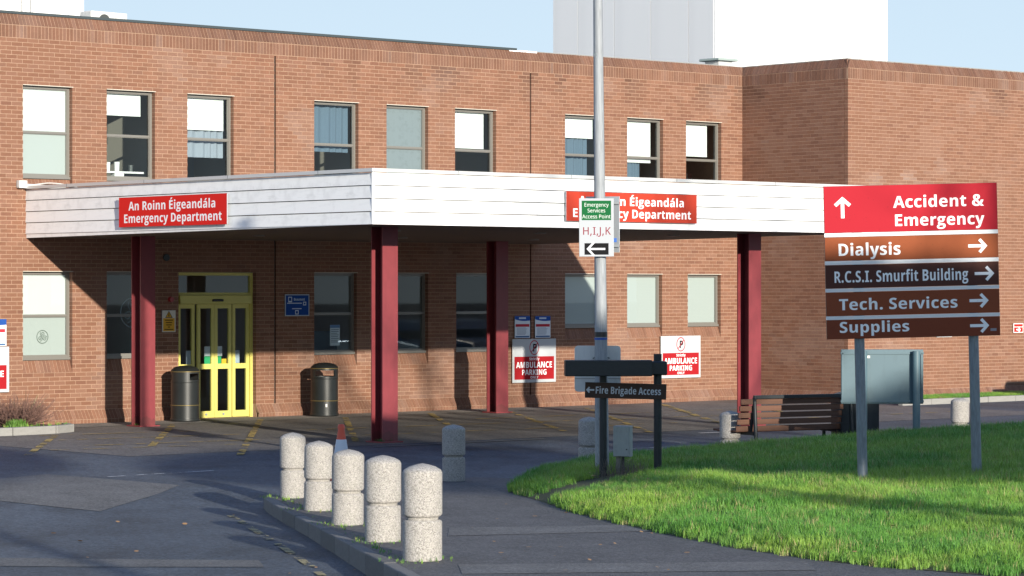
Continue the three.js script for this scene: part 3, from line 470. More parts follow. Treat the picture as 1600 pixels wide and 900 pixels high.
// a board with print on its front (+z) face
function boardGeo(w, h, d, r = 0.002) { return rbx(w, h, d, r, 0, 0, 0, 1); }
function printed(name, w, h, d, t, edge, parent, p, o) {
  const b = obj(name, boardGeo(w, h, d), edge, parent); b.position.set(...p);
  obj('face', new THREE.PlaneGeometry(w - 0.004, h - 0.004).translate(0, 0, d / 2 + 0.0015), signMat(t, o), b); return b;
}
const wallSign = (name, label, x0, x1, y0, y1, z, t, edge = M.alu, turn = 0, group) => { const g = thing(name, label, 'sign', [(x0 + x1) / 2, (y0 + y1) / 2, z], turn, group); printed('board', x1 - x0, y1 - y0, 0.012, t, edge, g, [0, 0, 0]); return g; };
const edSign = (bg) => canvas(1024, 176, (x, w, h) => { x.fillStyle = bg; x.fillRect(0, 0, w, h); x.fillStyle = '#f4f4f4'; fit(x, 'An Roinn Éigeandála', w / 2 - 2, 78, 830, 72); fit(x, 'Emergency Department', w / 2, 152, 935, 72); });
{
  const t = thing('department_sign', 'red sign reading Emergency Department on the shaded left side of the canopy', 'sign', [CX0 - 0.045, 3.70, 4.65], -Math.PI / 2, 'department signs on the canopy'); printed('board', 3.14, 0.50, 0.02, edSign('#d8231c'), M.alu, t, [0, 0, 0]);
  const t2 = thing('department_sign', 'red Emergency Department sign with sun glare put into its orange tone, on the sunlit canopy front, partly behind the lamp post', 'sign', [5.785, 3.735, CZ + 0.045], 0, 'department signs on the canopy'); printed('board', 2.92, 0.475, 0.02, edSign('#b03a28'), M.alu, t2, [0, 0, 0]);  // sun glare painted into the board colour: more orange than the left sign
}
const ambTex = canvas(600, 440, (x, w, h) => {
  x.fillStyle = '#b6babd'; x.fillRect(0, 0, w, h); x.fillStyle = '#9c171f'; x.fillRect(26, 178, w - 52, 232);
  x.lineWidth = 9; x.strokeStyle = '#a51f2c'; x.beginPath(); x.ellipse(w / 2, 88, 62, 70, 0, 0, 7); x.stroke(); x.fillStyle = '#15161a'; x.font = F(112); x.textAlign = 'center'; x.fillText('P', w / 2 + 6, 128); x.beginPath(); x.moveTo(w / 2 - 44, 136); x.lineTo(w / 2 + 44, 42); x.stroke();
  x.fillStyle = '#f3f3f3'; fit(x, 'Strictly', w / 2, 216, 140, 40); fit(x, 'AMBULANCE', w / 2, 292, 500, 84); fit(x, 'PARKING', w / 2, 364, 350, 76); fit(x, 'ONLY', w / 2, 402, 110, 36);
});
wallSign('parking_sign', 'red and white Ambulance Parking Only sign below two small notices', 11.815, 13.002, 0.50, 1.39, 0.045, ambTex, M.signBack, 0, 'ambulance parking signs');
wallSign('parking_sign', 'red and white Ambulance Parking Only sign below the short windows, right of the beam', 16.004, 17.193, 0.505, 1.405, 0.045, ambTex, M.signBack, 0, 'ambulance parking signs');
wallSign('parking_sign', 'red and white parking sign cut off by the left edge of the view', -1.10, 0.09, 0.60, 1.40, 0.045, ambTex, M.signBack, 0, 'ambulance parking signs');
const noticeTex = canvas(220, 240, (x, w, h) => { x.fillStyle = '#d6dde4'; x.fillRect(0, 0, w, h); x.fillStyle = '#1f4b96'; x.beginPath(); x.moveTo(0, 0); x.lineTo(w, 0); x.lineTo(w, 50); x.quadraticCurveTo(w * 0.45, 64, 0, 34); x.fill(); x.fillStyle = '#c3ccd6'; x.fillRect(60, 14, 100, 18); x.fillStyle = '#b02f3c'; x.fillRect(10, 88, w - 20, 30); x.fillStyle = '#6d7a8c'; for (let i = 0; i < 7; i++) x.fillRect(30, 128 + i * 12, w - 70 - 30 * hash(i, 9), 4); x.fillStyle = '#44658f'; x.fillRect(10, 218, w - 20, 16); });
wallSign('wall_notice', 'small blue and white notice left of the dark wall joint above the parking sign', 11.90, 12.315, 1.41, 1.86, 0.02, noticeTex, M.alu, 0, 'blue and white wall notices');
wallSign('wall_notice', 'small blue and white notice right of the dark wall joint above the parking sign', 12.45, 12.875, 1.41, 1.855, 0.02, noticeTex, M.alu, 0, 'blue and white wall notices');
wallSign('wall_notice', 'blue and white notice at the left edge of the view above a parking sign', -0.52, 0.05, 1.41, 1.885, 0.02, noticeTex, M.alu, 0, 'blue and white wall notices');
wallSign('hospital_plaque', 'blue plaque with white border in the shade right of the yellow doors', 6.113, 6.689, 1.895, 2.31, 0.02, canvas(280, 200, (x, w, h) => { x.fillStyle = '#b9c2cc'; x.fillRect(0, 0, w, h); x.fillStyle = '#12438f'; x.fillRect(8, 8, w - 16, h - 16); x.fillStyle = '#c8d2de'; x.fillRect(36, 22, 44, 52); x.fillRect(116, 146, 40, 40); x.fillRect(208, 68, 36, 34); fit(x, 'Beaumont', 165, 58, 130, 34); x.fillRect(24, 78, 170, 8); x.fillRect(80, 128, 110, 8); x.fillStyle = '#12438f'; x.fillRect(44, 30, 28, 30); x.fillRect(124, 154, 24, 24); x.fillRect(216, 76, 20, 18); }));
wallSign('warning_sign', 'small yellow and white warning sign beside the yellow doors', 3.322, 3.62, 1.62, 2.02, 0.02, canvas(150, 200, (x, w, h) => { x.fillStyle = '#d9d5c9'; x.fillRect(0, 0, w, h); x.fillStyle = '#d8a63c'; x.fillRect(10, 72, w - 20, 120); x.beginPath(); x.moveTo(75, 8); x.lineTo(112, 66); x.lineTo(38, 66); x.closePath(); x.fill(); x.lineWidth = 5; x.strokeStyle = '#1c1a16'; x.stroke(); x.fillStyle = '#1c1a16'; x.fillRect(70, 28, 10, 28); x.fillStyle = '#5b4316'; for (const [y, s, q] of [[96, 90, 1], [118, 70, 1], [140, 60, 1], [160, 24, 1], [182, 100, 1]]) x.fillRect(75 - s / 2, y - 10, s, 9); }));
wallSign('fire_point_sign', 'tiny red and white fire sign on the wing wall right of the big sign', 23.962, 24.31, 1.43, 1.64, WING + 0.02, canvas(180, 110, (x, w, h) => { x.fillStyle = '#eceae6'; x.fillRect(0, 0, w, h); x.fillStyle = '#d0241f'; x.fillRect(10, 8, w - 20, 30); x.fillRect(10, 46, w - 20, 56); x.strokeStyle = '#fff'; x.fillStyle = '#fff'; arrow(x, w / 2, 74, 70, 16, 0); }));
wallSign('wall_plate', 'small white plate on the wing wall under the big sign', 21.35, 21.86, 1.36, 1.54, WING + 0.02, canvas(160, 60, (x, w, h) => { x.fillStyle = '#e4e4e2'; x.fillRect(0, 0, w, h); x.fillStyle = '#8fa0b8'; x.fillRect(10, 30, w - 20, 14); }));
one('alarm_bell', [new THREE.TorusGeometry(0.055, 0.012, 8, 24).translate(3.42, 2.99, 0.03), new THREE.CylinderGeometry(0.05, 0.06, 0.05, 20).rotateX(Math.PI / 2).translate(3.42, 2.99, 0.012)], M.darkMetal, 'small round wall fitting in the shade above the warning sign', 'fitting');
one('alarm_beacon', [new THREE.CylinderGeometry(0.045, 0.05, 0.06, 18).rotateX(Math.PI / 2).translate(3.52, 2.22, 0.03), new THREE.CylinderGeometry(0.055, 0.055, 0.01, 18).rotateX(Math.PI / 2).translate(3.52, 2.22, 0.004)], mat([0.3, 0.02, 0.02], { roughness: 0.3 }), 'small red alarm beacon on the wall above the warning sign', 'beacon');

// ---------------------------------------------------------------- lawn
const lerpTab = (t, x) => { if (x <= t[0][0]) return t[0][1]; for (let i = 1; i < t.length; i++) if (x <= t[i][0]) { const k = (x - t[i - 1][0]) / (t[i][0] - t[i - 1][0]); return t[i - 1][1] + (t[i][1] - t[i - 1][1]) * k; } return t[t.length - 1][1]; };
const LBACK = [[-0.04, 33.5], [0.15, 34.4], [0.4, 35.3], [1.2, 36.3], [2.7, 37.4], [5.2, 38.5], [7, 39], [9, 39.4], [18, 41]], LH = [[-0.05, 0.02], [0.15, 0.07], [0.4, 0.13], [1.15, 0.22], [2.7, 0.285], [3.8, 0.335], [5.2, 0.42], [7, 0.50], [9, 0.56]];
const vf = (u) => lerpTab(LAWNFRONT, u), vb = (u) => lerpTab(LBACK, u);
function lawnH(u, v) { const f = vf(u), b = vb(u), t = (v - f) / Math.max(0.2, b - f); return 0.008 + lerpTab(LH, u) * (1 - Math.pow(1 - clamp(t, 0, 1), 2.2)) * (1 - 0.96 * S(0.965, 1.05, t)) + 0.018 * (noise(u * 1.3, v * 1.3, 101) - 0.5) * S(0, 0.1, t); }
const bare = (u, v) => { const t = clamp(((u - 0.35) * 1.05 + (v - 32.0) * 1.5) / 3.35, 0, 1), d = Math.hypot(u - 0.35 - 1.05 * t, (v - 32.0 - 1.5 * t) * 0.6); return Math.exp(-((d / 0.26) ** 2)); };
{
  const nu = 120, nv = 60, pos = [], idx = [], uv = [];
  for (let j = 0; j <= nv; j++) for (let i = 0; i <= nu; i++) { const u = -0.04 + 17 * Math.pow(i / nu, 1.5), f = vf(u) + 0.02, b = vb(u) + 0.6, v = f + (b - f) * j / nv, p = plan(u, v, lawnH(u, v)); pos.push(p.x, p.y, p.z); uv.push(u, v); }
  for (let j = 0; j < nv; j++) for (let i = 0; i < nu; i++) { const a = j * (nu + 1) + i, b = a + nu + 1; idx.push(a, a + 1, b, a + 1, b + 1, b); }
  const g = new THREE.BufferGeometry(); g.setAttribute('position', new THREE.Float32BufferAttribute(pos, 3)); g.setAttribute('uv', new THREE.Float32BufferAttribute(uv, 2)); g.setIndex(idx); g.computeVertexNormals();
  struct('lawn', g, M.turf, 'raised lawn beside the footway');
}
function tuftGeo(n, h, spread, w, s) {
  const p = []; const q = () => hash(s++, 7, 3);
  for (let k = 0; k < n; k++) {
    const a = q() * 6.283, r = spread * Math.sqrt(q()), x = Math.cos(a) * r, z = Math.sin(a) * r, H = h * (0.55 + 0.6 * q()), b = q() * 6.283, lean = H * (0.15 + 0.55 * q()), dx = Math.cos(b) * lean, dz = Math.sin(b) * lean, c = Math.cos(b + 1.57) * w / 2, d = Math.sin(b + 1.57) * w / 2;
    const m = [x + dx * 0.35, H * 0.6, z + dz * 0.35];
    p.push(x - c, 0, z - d, x + c, 0, z + d, m[0] + c * 0.8, m[1], m[2] + d * 0.8, x - c, 0, z - d, m[0] + c * 0.8, m[1], m[2] + d * 0.8, m[0] - c * 0.8, m[1], m[2] - d * 0.8, m[0] - c * 0.8, m[1], m[2] - d * 0.8, m[0] + c * 0.8, m[1], m[2] + d * 0.8, x + dx, H, z + dz);
  }
  const g = new THREE.BufferGeometry(); g.setAttribute('position', new THREE.Float32BufferAttribute(p, 3)); g.computeVertexNormals(); return g;
}
function scatter(name, label, geo, list) {
  const im = new THREE.InstancedMesh(geo, M.blade, list.length), q = new THREE.Object3D();
  list.forEach(([p, s, c], i) => { q.position.copy(p); q.rotation.set(rr(-0.15, 0.15), rnd() * 6.283, rr(-0.15, 0.15)); q.scale.set(s, s * rr(0.8, 1.2), s); q.updateMatrix(); im.setMatrixAt(i, q.matrix); im.setColorAt(i, c); });
  im.name = numbered(name); im.userData = { kind: 'stuff', label, category: 'grass' }; scene.add(im); return im;
}
const grassColor = (a, b) => { const m = fbm(a * 0.9, b * 0.9, 111, 0, 3), r = rnd(), k = 0.8 + 0.4 * rnd(); if (r < 0.05 + 0.12 * S(0.55, 0.7, fbm(a * 1.7, b * 1.7, 113, 0, 3))) return rgb(0.42 * k, 0.37 * k, 0.16 * k); const t = clamp(m * 2.8 - 0.95 + (r - 0.5) * 0.5, 0, 1); return rgb((0.125 + 0.165 * t) * k, (0.325 + 0.135 * t) * k, (0.045 + 0.02 * t) * k); };
{
  const list = [];
  for (let k = 0; k < 100000; k++) {
    const v = 22.2 + (39.8 - 22.2) * Math.pow(rnd(), 0.85), umax = v * 0.195 + 2.4, u = -0.1 + (umax + 0.1) * rnd(); if (u < -0.04) continue;
    const f = vf(u) + 0.34 * (fbm(u * 2.5, v * 2.5, 121, 0, 3) - 0.5) + 0.12 * (noise(u * 14, v * 14, 123) - 0.5), b = vb(u) + 0.15; if (v < f || v > b) continue;
    if (rnd() < bare(u, v) * 1.3) continue;
    const worn = S(0.62, 0.75, fbm(u * 0.8, v * 0.8, 131, 0, 3)) * S(5, 3, v - f); if (rnd() < worn * 0.6) continue;
    const p = plan(u, v, lawnH(u, v) - 0.006); list.push([p, (0.75 + 0.5 * noise(u * 2.2, v * 2.2, 141)) * (v - f < 0.35 ? 0.75 : 1) * (1 - 0.55 * Math.exp(-(((u - 1.0) / 0.6) ** 2 + ((v - 32.3) / 0.9) ** 2))), grassColor(u, v)]);
  }
  scatter('grass', 'thick green grass on the lawn under the big direction sign', tuftGeo(8, 0.125, 0.055, 0.0065, 5), list);
}
// verge at the foot of the wing
{
  struct('verge', sheet([[19.4, 3.16], [29, 3.16], [29, 4.40], [18.9, 4.40]], 0.06, 30, 3, () => 0), M.turf, 'narrow grass verge at the foot of the wing');
  const list = []; for (let k = 0; k < 6500; k++) { const x = rr(19.6, 26), z = rr(3.22, 4.35); if (x - 19.6 < (4.4 - z) * 0.5) continue; list.push([V(x, 0.06, z), 0.8, grassColor(x, z)]); }
  scatter('verge_grass', 'strip of grass at the foot of the projecting wing', tuftGeo(7, 0.10, 0.06, 0.009, 45), list);
  const kerb = thing('verge_kerb', 'pale kerb stones along the grass verge by the wing', null); kerb.userData.kind = 'structure';
  for (let x = 18.6; x < 28; x += 0.92) { const st = obj('kerb_stone', rbx(0.905, 0.22, 0.13, 0.012, 0, 0.0, 0), M.concrete, kerb); st.position.set(x + 0.46, rr(-0.004, 0.004), 4.48 + rr(-0.006, 0.006)); }
}
// planting bed at the left edge
{
  const kerb = thing('bed_kerb', 'pale concrete kerb round the planting bed at the left edge', null); kerb.userData.kind = 'structure';
  const pts = [[-4.2, 2.66], [-3.3, 2.72], [-2.4, 2.76], [-1.5, 2.76], [-0.62, 2.66], [-0.12, 2.38], [0.05, 1.95]];
  for (let i = 0; i < pts.length - 1; i++) { const [a, b] = [pts[i], pts[i + 1]], L = Math.hypot(b[0] - a[0], b[1] - a[1]), st = obj('kerb_stone', rbx(L - 0.008, 0.26, 0.14, 0.014, 0, 0, 0), M.concrete, kerb); st.position.set((a[0] + b[0]) / 2, 0.0, (a[1] + b[1]) / 2); st.rotation.y = -Math.atan2(b[1] - a[1], b[0] - a[0]); }
  struct('planting_bed', sheet([[-4, 0.13], [-0.05, 0.13], [-0.05, 2.3], [-4, 2.6]], 0.09, 10, 6, () => 0), M.soil, 'bare soil of the planting bed');
  const sh = thing('dry_shrub', 'low reddish-brown leafless shrub at the left edge by the wall', 'shrub', [-0.72, 0.09, 1.5]);
  const tw = [];
  for (let k = 0; k < 420; k++) { const a = rnd() * 6.283, r = 0.25 * Math.sqrt(rnd()), b = V(Math.cos(a) * r * 1.5, 0, Math.sin(a) * r * 1.3), e = rr(0.25, 1.2), L = rr(0.22, 0.55), d = V(Math.cos(a + rr(-0.8, 0.8)) * Math.cos(e), Math.sin(e), Math.sin(a + rr(-0.8, 0.8)) * Math.cos(e)), t = b.clone().addScaledVector(d, L), k2 = t.clone().add(V(rr(-0.12, 0.12), rr(0.0, 0.14), rr(-0.12, 0.12))); tw.push(bar(b, t, 0.006, 4, 0.004), bar(t, k2, 0.004, 4, 0.0015)); for (let q = 0; q < 2; q++) tw.push(bar(t.clone().lerp(b, rr(0, 0.5)), t.clone().add(V(rr(-0.16, 0.16), rr(-0.05, 0.12), rr(-0.16, 0.16))), 0.003, 3, 0.001)); }
  obj('twigs', tw, M.twig, sh);
  const pl = thing('strap_leaf_plant', 'small plant with upright stiff leaves beside the dry shrub', 'plant', [-0.05, 0.09, 0.8]), lv = [];
  for (let k = 0; k < 9; k++) { const a = rr(-0.5, 0.75), L = rr(0.3, 0.62), g = new THREE.PlaneGeometry(0.035, L, 1, 5).translate(0, L / 2, 0), p = g.attributes.position; for (let i = 0; i < p.count; i++) { const t = p.getY(i) / L; p.setX(i, p.getX(i) * (1 - 0.8 * t * t)); p.setZ(i, 0.08 * t * t); } lv.push(g.rotateY(rnd() * 3).rotateZ(-a).translate(rr(-0.06, 0.06), 0, rr(-0.06, 0.06))); }
  for (const g of lv) g.computeVertexNormals();
  obj('leaves', lv, new THREE.MeshStandardMaterial({ color: rgb(0.22, 0.19, 0.10), roughness: 0.8, side: THREE.DoubleSide }), pl);
  const list = []; for (let k = 0; k < 90; k++) list.push([V(-1.0 + 0.14 * rr(-1, 1), 0.09, 2.1 + 0.12 * rr(-1, 1)), 1.0, rgb(0.15, 0.30, 0.05)]); for (let k = 0; k < 60; k++) list.push([V(rr(-3, 0), 0.09, rr(1.7, 2.45)), 0.6, grassColor(k, 3)]);
  scatter('bed_weeds', 'bright green weeds in the planting bed', tuftGeo(6, 0.14, 0.04, 0.014, 85), list);
}
// little weeds along the kerb and round the posts, fallen leaves
{
  const list = [], B = [[-6.25, 16.956], [-7.16, 18.64], [-8.04, 20.30], [-8.94, 22.03], [-9.86, 23.75]];
  for (const [x, z] of B) for (let k = 0; k < 34; k++) { const a = rnd() * 6.283, r = rr(0.16, 0.36); list.push([V(x + Math.cos(a) * r - 0.05, 0.004, z + Math.sin(a) * r), rr(0.25, 0.55), grassColor(x + k, z)]); }
  for (let k = 0; k < 130; k++) { const t = rnd(), x = -6.6 + (-10.6 + 6.6) * t, z = 17.0 + (24.4 - 17.0) * t; list.push([V(x + 0.16 + rr(-0.06, 0.06), 0.004, z + rr(-0.05, 0.05)), rr(0.2, 0.5) * (noise(t * 22, 3, 151) > 0.55 ? 1.2 : 0.4), grassColor(x, z)]); }
  for (let k = 0; k < 26; k++) list.push([V(1.78 + rr(-0.12, 0.1), 0.004, 8.45 + rr(-0.12, 0.14)), rr(0.5, 0.9), rgb(0.06, 0.14, 0.03)]);
  for (let k = 0; k < 12; k++) list.push([V(1.80 + rr(-0.08, 0.06), 0.004, 1.6 + rr(-0.1, 0.1)), rr(0.4, 0.7), rgb(0.10, 0.24, 0.03)]);
  scatter('weeds', 'tufts of weeds along the kerb and round the bollards', tuftGeo(6, 0.09, 0.035, 0.009, 105), list);
  const g = [];
  const leaf = (p) => { const q = new THREE.CircleGeometry(rr(0.016, 0.034), 6).scale(1, rr(0.5, 0.9), 1).rotateX(-1.57 + rr(-0.4, 0.4)).rotateY(rnd() * 6).translate(p.x, p.y + 0.015, p.z); g.push(q); };
  for (let k = 0; k < 120; k++) { const x = rr(-13, -7), z = rr(16, 25); if (x > -6.4 - (z - 16.8) * 0.545 - 0.15) continue; const near = Math.abs(x + 6.6 + (z - 17) * 0.545); if (rnd() < Math.exp(-near * 0.9) + 0.05) leaf(V(x, hRoad(x, z), z)); }
  for (let k = 0; k < 70; k++) { const u = rr(0.2, 5), v = rr(23, 36); if (v < vf(u) - 0.8) continue; leaf(plan(u, v, v > vf(u) ? lawnH(u, v) + 0.05 : 0.006)); }
  for (let k = 0; k < 40; k++) { const u = rr(-0.6, 2), v = rr(24, 32); if (v > vf(u)) continue; leaf(plan(u, v, 0.008)); }
  const o = obj('fallen_leaves', g, new THREE.MeshStandardMaterial({ color: rgb(0.33, 0.19, 0.085), roughness: 0.9, side: THREE.DoubleSide })); o.userData = { kind: 'stuff', label: 'scattered brown fallen leaves on road and grass', category: 'leaves' };
}

// ---------------------------------------------------------------- bollards
const bollardProto = (() => {
  const g = new THREE.Group(), R = 0.178;
  const prof = (list) => list.map(([r, y]) => new THREE.Vector2(r, y));
  const body = (r0) => { const g = new THREE.LatheGeometry(prof(r0), 40), uv = g.attributes.uv, n = r0.length; const len = [0]; for (let i = 1; i < n; i++) len.push(len[i - 1] + Math.hypot(r0[i][0] - r0[i - 1][0], r0[i][1] - r0[i - 1][1])); for (let i = 0; i < uv.count; i++) uv.setXY(i, uv.getX(i) * 3, (r0[0][1] + len[i % n]) / 0.37); return g; };
  const up = obj('upper_drum', body([[R - 0.028, 0.385], [R - 0.012, 0.392], [R, 0.41], [R, 0.775], [R - 0.012, 0.80], [R - 0.06, 0.828], [R - 0.12, 0.846], [0.0001, 0.857]]), M.bollard, g);
  obj('lower_drum', body([[R - 0.004, 0], [R - 0.002, 0.02], [R - 0.002, 0.335], [R - 0.010, 0.352], [R - 0.028, 0.358]]), M.bollard, g);
  obj('groove_band', body([[R - 0.036, 0.35], [R - 0.036, 0.395]]), M.bollard, g);
  return g;
})();
const bollards = [[-6.25, 16.956, 'pale pebble-dash bollard farthest back in the kerb row'], [-7.162, 18.644, 'second farthest pale pebble-dash bollard in the kerb row'], [-8.037, 20.304, 'middle pale pebble-dash bollard of the kerb row, in front of the traffic cone'], [-8.944, 22.03, 'second nearest pale pebble-dash bollard in the kerb row'], [-9.858, 23.754, 'nearest pale pebble-dash bollard of the kerb row'], [-3.047, 16.02, 'lone bollard in shade on the footway left of the lawn'], [plan(1.03, 37.8).x, plan(1.03, 37.8).z, 'bollard behind the lamp post and fire brigade sign'], [plan(3.07, 39.6).x, plan(3.07, 39.6).z, 'bollard behind the left end of the bench'], [plan(7.04, 44.3).x, plan(7.04, 44.3).z, 'bollard far right behind the right post of the big sign']];
bollards.forEach(([x, z, label], i) => { const b = i ? bollardProto.clone() : bollardProto; b.name = numbered('bollard'); b.position.set(x, i < 6 ? 0.006 : hRoad(x, z), z); b.rotation.set(rr(-0.012, 0.012), rnd() * 6, rr(-0.012, 0.012)); b.scale.set(...[[0.84, 0.88], [0.88, 0.885], [0.93, 0.90], [0.985, 0.96], [1.0, 1.006], [0.82, 0.83]][Math.min(i, 5)].flatMap((v, k) => k ? [v, 0] : [v])); b.scale.z = b.scale.x; tag(b, label, 'bollard', i < 5 ? 'bollards along the kerb' : 'single bollards'); scene.add(b); });
// traffic cone
{
  const c = thing('traffic_cone', 'red and white traffic cone standing behind the kerb bollards', 'traffic cone', [-4.42, hRoad(-4.42, 15.49), 15.49]);
  const lat = (list, n = 28) => new THREE.LatheGeometry(list.map(([r, y]) => new THREE.Vector2(r, y)), n), r = (y) => 0.145 - 0.115 * y / 0.75;
  obj('base', rbx(0.40, 0.05, 0.40, 0.015, 0, 0.026, 0), M.black, c); obj('skirt', lat([[r(0.05), 0.05], [r(0.3), 0.3]]), M.coneRed, c); obj('sleeve', lat([[r(0.3), 0.3], [r(0.3) + 0.004, 0.302], [r(0.56) + 0.004, 0.558], [r(0.56), 0.56]]), M.coneWhite, c); obj('tip', lat([[r(0.56), 0.56], [r(0.69), 0.69], [r(0.69) + 0.008, 0.70], [r(0.74) + 0.006, 0.745], [0.0001, 0.75]]), M.coneRed, c);
}
// litter bins
function roundBin(x, z, label, turn, ground = 0.014) {
  const b = thing('litter_bin', label, 'litter bin', [x, ground, z], turn, 'black litter bins by the wall'), R = 0.265, lat = (l, n = 48) => new THREE.LatheGeometry(l.map(([r, y]) => new THREE.Vector2(r, y)), n);
  obj('body', lat([[R - 0.012, 0], [R, 0.012], [R, 0.05], [R - 0.006, 0.06], [R - 0.006, 0.70]]), M.bin, b);
  obj('foot_ring', lat([[R + 0.006, 0.0], [R + 0.010, 0.02], [R + 0.006, 0.045], [R - 0.008, 0.05]]), M.bin, b);
  obj('dome', lat([[R + 0.004, 0.905], [R - 0.012, 0.93], [R * 0.75, 0.975], [R * 0.4, 0.998], [0.0001, 1.005]]), M.bin, b);
  // hood with two openings
  const hood = [], N = 64, open = (a) => { const d = Math.abs(((a + Math.PI / 2) % Math.PI + Math.PI) % Math.PI - Math.PI / 2); return d < 0.80; };
  const wallSeg = (y0, y1, pred) => { for (let k = 0; k < N; k++) { const a0 = k / N * 6.2832, a1 = (k + 1) / N * 6.2832; if (!pred((a0 + a1) / 2)) continue; const p = (a, y) => [Math.sin(a) * (R - 0.004), y, Math.cos(a) * (R - 0.004)], q = new Blocks(); q.block(p(a0, y0), p(a1, y0), p(a1, y1), p(a0, y1), [-Math.sin((a0 + a1) / 2) * 0.006, 0, -Math.cos((a0 + a1) / 2) * 0.006]); hood.push(q.build()); } };
  wallSeg(0.70, 0.745, () => true); wallSeg(0.745, 0.86, (a) => !open(a)); wallSeg(0.86, 0.906, () => true);
  obj('hood', hood, M.bin, b);
  for (const y of [0.895, 0.285]) obj('gold_band', lat([[R - 0.004, y - 0.008], [R + 0.006, y - 0.006], [R + 0.006, y + 0.006], [R - 0.004, y + 0.008]]), M.gold, b);
  obj('seam_band', lat([[R - 0.004, 0.694], [R + 0.003, 0.697], [R + 0.003, 0.703], [R - 0.004, 0.706]]), M.bin, b);
  obj('liner', [cyl(R - 0.03, R - 0.03, 0.02, 24, 0, 0.66, 0)], M.black, b);
  return b;
}
roundBin(3.44, 0.60, 'round black litter bin between the leftmost post and the yellow doors', 0.5);
{ const b = roundBin(6.60, 0.62, 'round black litter bin under the dark window right of the doors', -0.62); obj('sticker', [new THREE.PlaneGeometry(0.035, 0.06).rotateY(0.1).translate(0.03, 0.2, 0.2655)], M.blind, b); }

// ---------------------------------------------------------------- lamp post and its signs
{
  const p = plan(1.09, 34, 0.11), l = thing('lamp_post', 'tall octagonal galvanised lamp post rising out of the picture', 'lamp post', [p.x, p.y - 0.03, p.z], FACE + 0.2);
  l.rotation.z = 0.0095;
  obj('pole', [cyl(0.088, 0.082, 1.2, 8, 0, 0, 0), cyl(0.080, 0.056, 4.80, 8, 0, 1.2, 0)], M.galv, l);
  obj('reducer_collar', [cyl(0.090, 0.086, 0.05, 8, 0, 1.18, 0)], M.galv, l);
  obj('tape_band', [cyl(0.0812, 0.0808, 0.06, 8, 0, 1.76, 0)], M.black, l); obj('tape_band', [cyl(0.0815, 0.0812, 0.025, 8, 0, 1.725, 0)], mat([0.03, 0.09, 0.35]), l);
  obj('pole_cap', [cyl(0.058, 0.05, 0.03, 8, 0, 6.0, 0)], M.galv, l);
  const q = plan(1.015, 33.86, 0), s = thing('access_sign', 'grey sign reading Emergency Services Access Point H,I,J,K on the lamp post', 'sign', [q.x, 3.158, q.z], FACE + 0.06);
  s.rotation.z = 0.004;
  printed('board', 0.418, 0.70, 0.008, canvas(418, 700, (x, w, h) => {
    x.fillStyle = '#a9adb2'; x.fillRect(0, 0, w, h); x.fillStyle = '#0a5a2e'; x.fillRect(30, 26, w - 60, 236); x.fillStyle = '#d2d6d2'; fit(x, 'Emergency', w / 2, 98, 300, 62, 'center', ''); fit(x, 'Services', w / 2, 168, 220, 62, 'center', ''); fit(x, 'Access Point', w / 2, 240, 345, 62, 'center', '');
    x.fillStyle = '#7c1626'; fit(x, 'H,I,J,K', w / 2, 438, 350, 128, 'center', ''); x.fillStyle = '#0b0c0f'; x.fillRect(62, 540, w - 124, 140); x.strokeStyle = '#d2d5d9'; arrow(x, w / 2 - 4, 610, 220, 24, Math.PI);
  }), M.alu, s, [0, 0, 0]);
  obj('bracket', [bx(0.16, 0.03, 0.05, 0.04, 0.25, -0.035), bx(0.16, 0.03, 0.05, 0.04, -0.25, -0.035)], M.alu, s);
  const q2 = plan(1.10, 34.16, 0), s2 = thing('sign_back', 'bare metal back of a sign clamped behind the lamp post at the top', 'sign', [q2.x, 3.20, q2.z], FACE - 0.25);
  obj('panel', rbx(0.42, 0.68, 0.008, 0.003), M.alu, s2); obj('channel', [bx(0.42, 0.03, 0.03, 0, 0.26, 0.02), bx(0.42, 0.03, 0.03, 0, -0.26, 0.02)], M.galv, s2); obj('sticker', [bx(0.05, 0.05, 0.003, 0.15, -0.19, 0.0062)], mat([0.05, 0.15, 0.5]), s2);
  const q3 = plan(1.04, 34.2, 0), s3 = thing('sign_back', 'pale back of a rounded sign strapped low behind the lamp post', 'sign', [q3.x, 1.45, q3.z], FACE - 0.1);
  const rs = (w, h, r) => { const s = new THREE.Shape(); s.moveTo(-w / 2 + r, -h / 2); s.lineTo(w / 2 - r, -h / 2); s.quadraticCurveTo(w / 2, -h / 2, w / 2, -h / 2 + r); s.lineTo(w / 2, h / 2 - r); s.quadraticCurveTo(w / 2, h / 2, w / 2 - r, h / 2); s.lineTo(-w / 2 + r, h / 2); s.quadraticCurveTo(-w / 2, h / 2, -w / 2, h / 2 - r); s.lineTo(-w / 2, -h / 2 + r); s.quadraticCurveTo(-w / 2, -h / 2, -w / 2 + r, -h / 2); return new THREE.ExtrudeGeometry(s, { depth: 0.008, bevelEnabled: false }); };
  obj('panel', rs(0.56, 0.56, 0.05), M.signBack, s3); obj('strap', [new THREE.TorusGeometry(0.1, 0.005, 6, 30).rotateX(Math.PI / 2 + 0.12).translate(0.05, 0.13, 0.1)], M.frameDark, s3); obj('seam', [bx(0.56, 0.006, 0.004, 0, -0.12, 0.0102)], M.frame, s3);
}
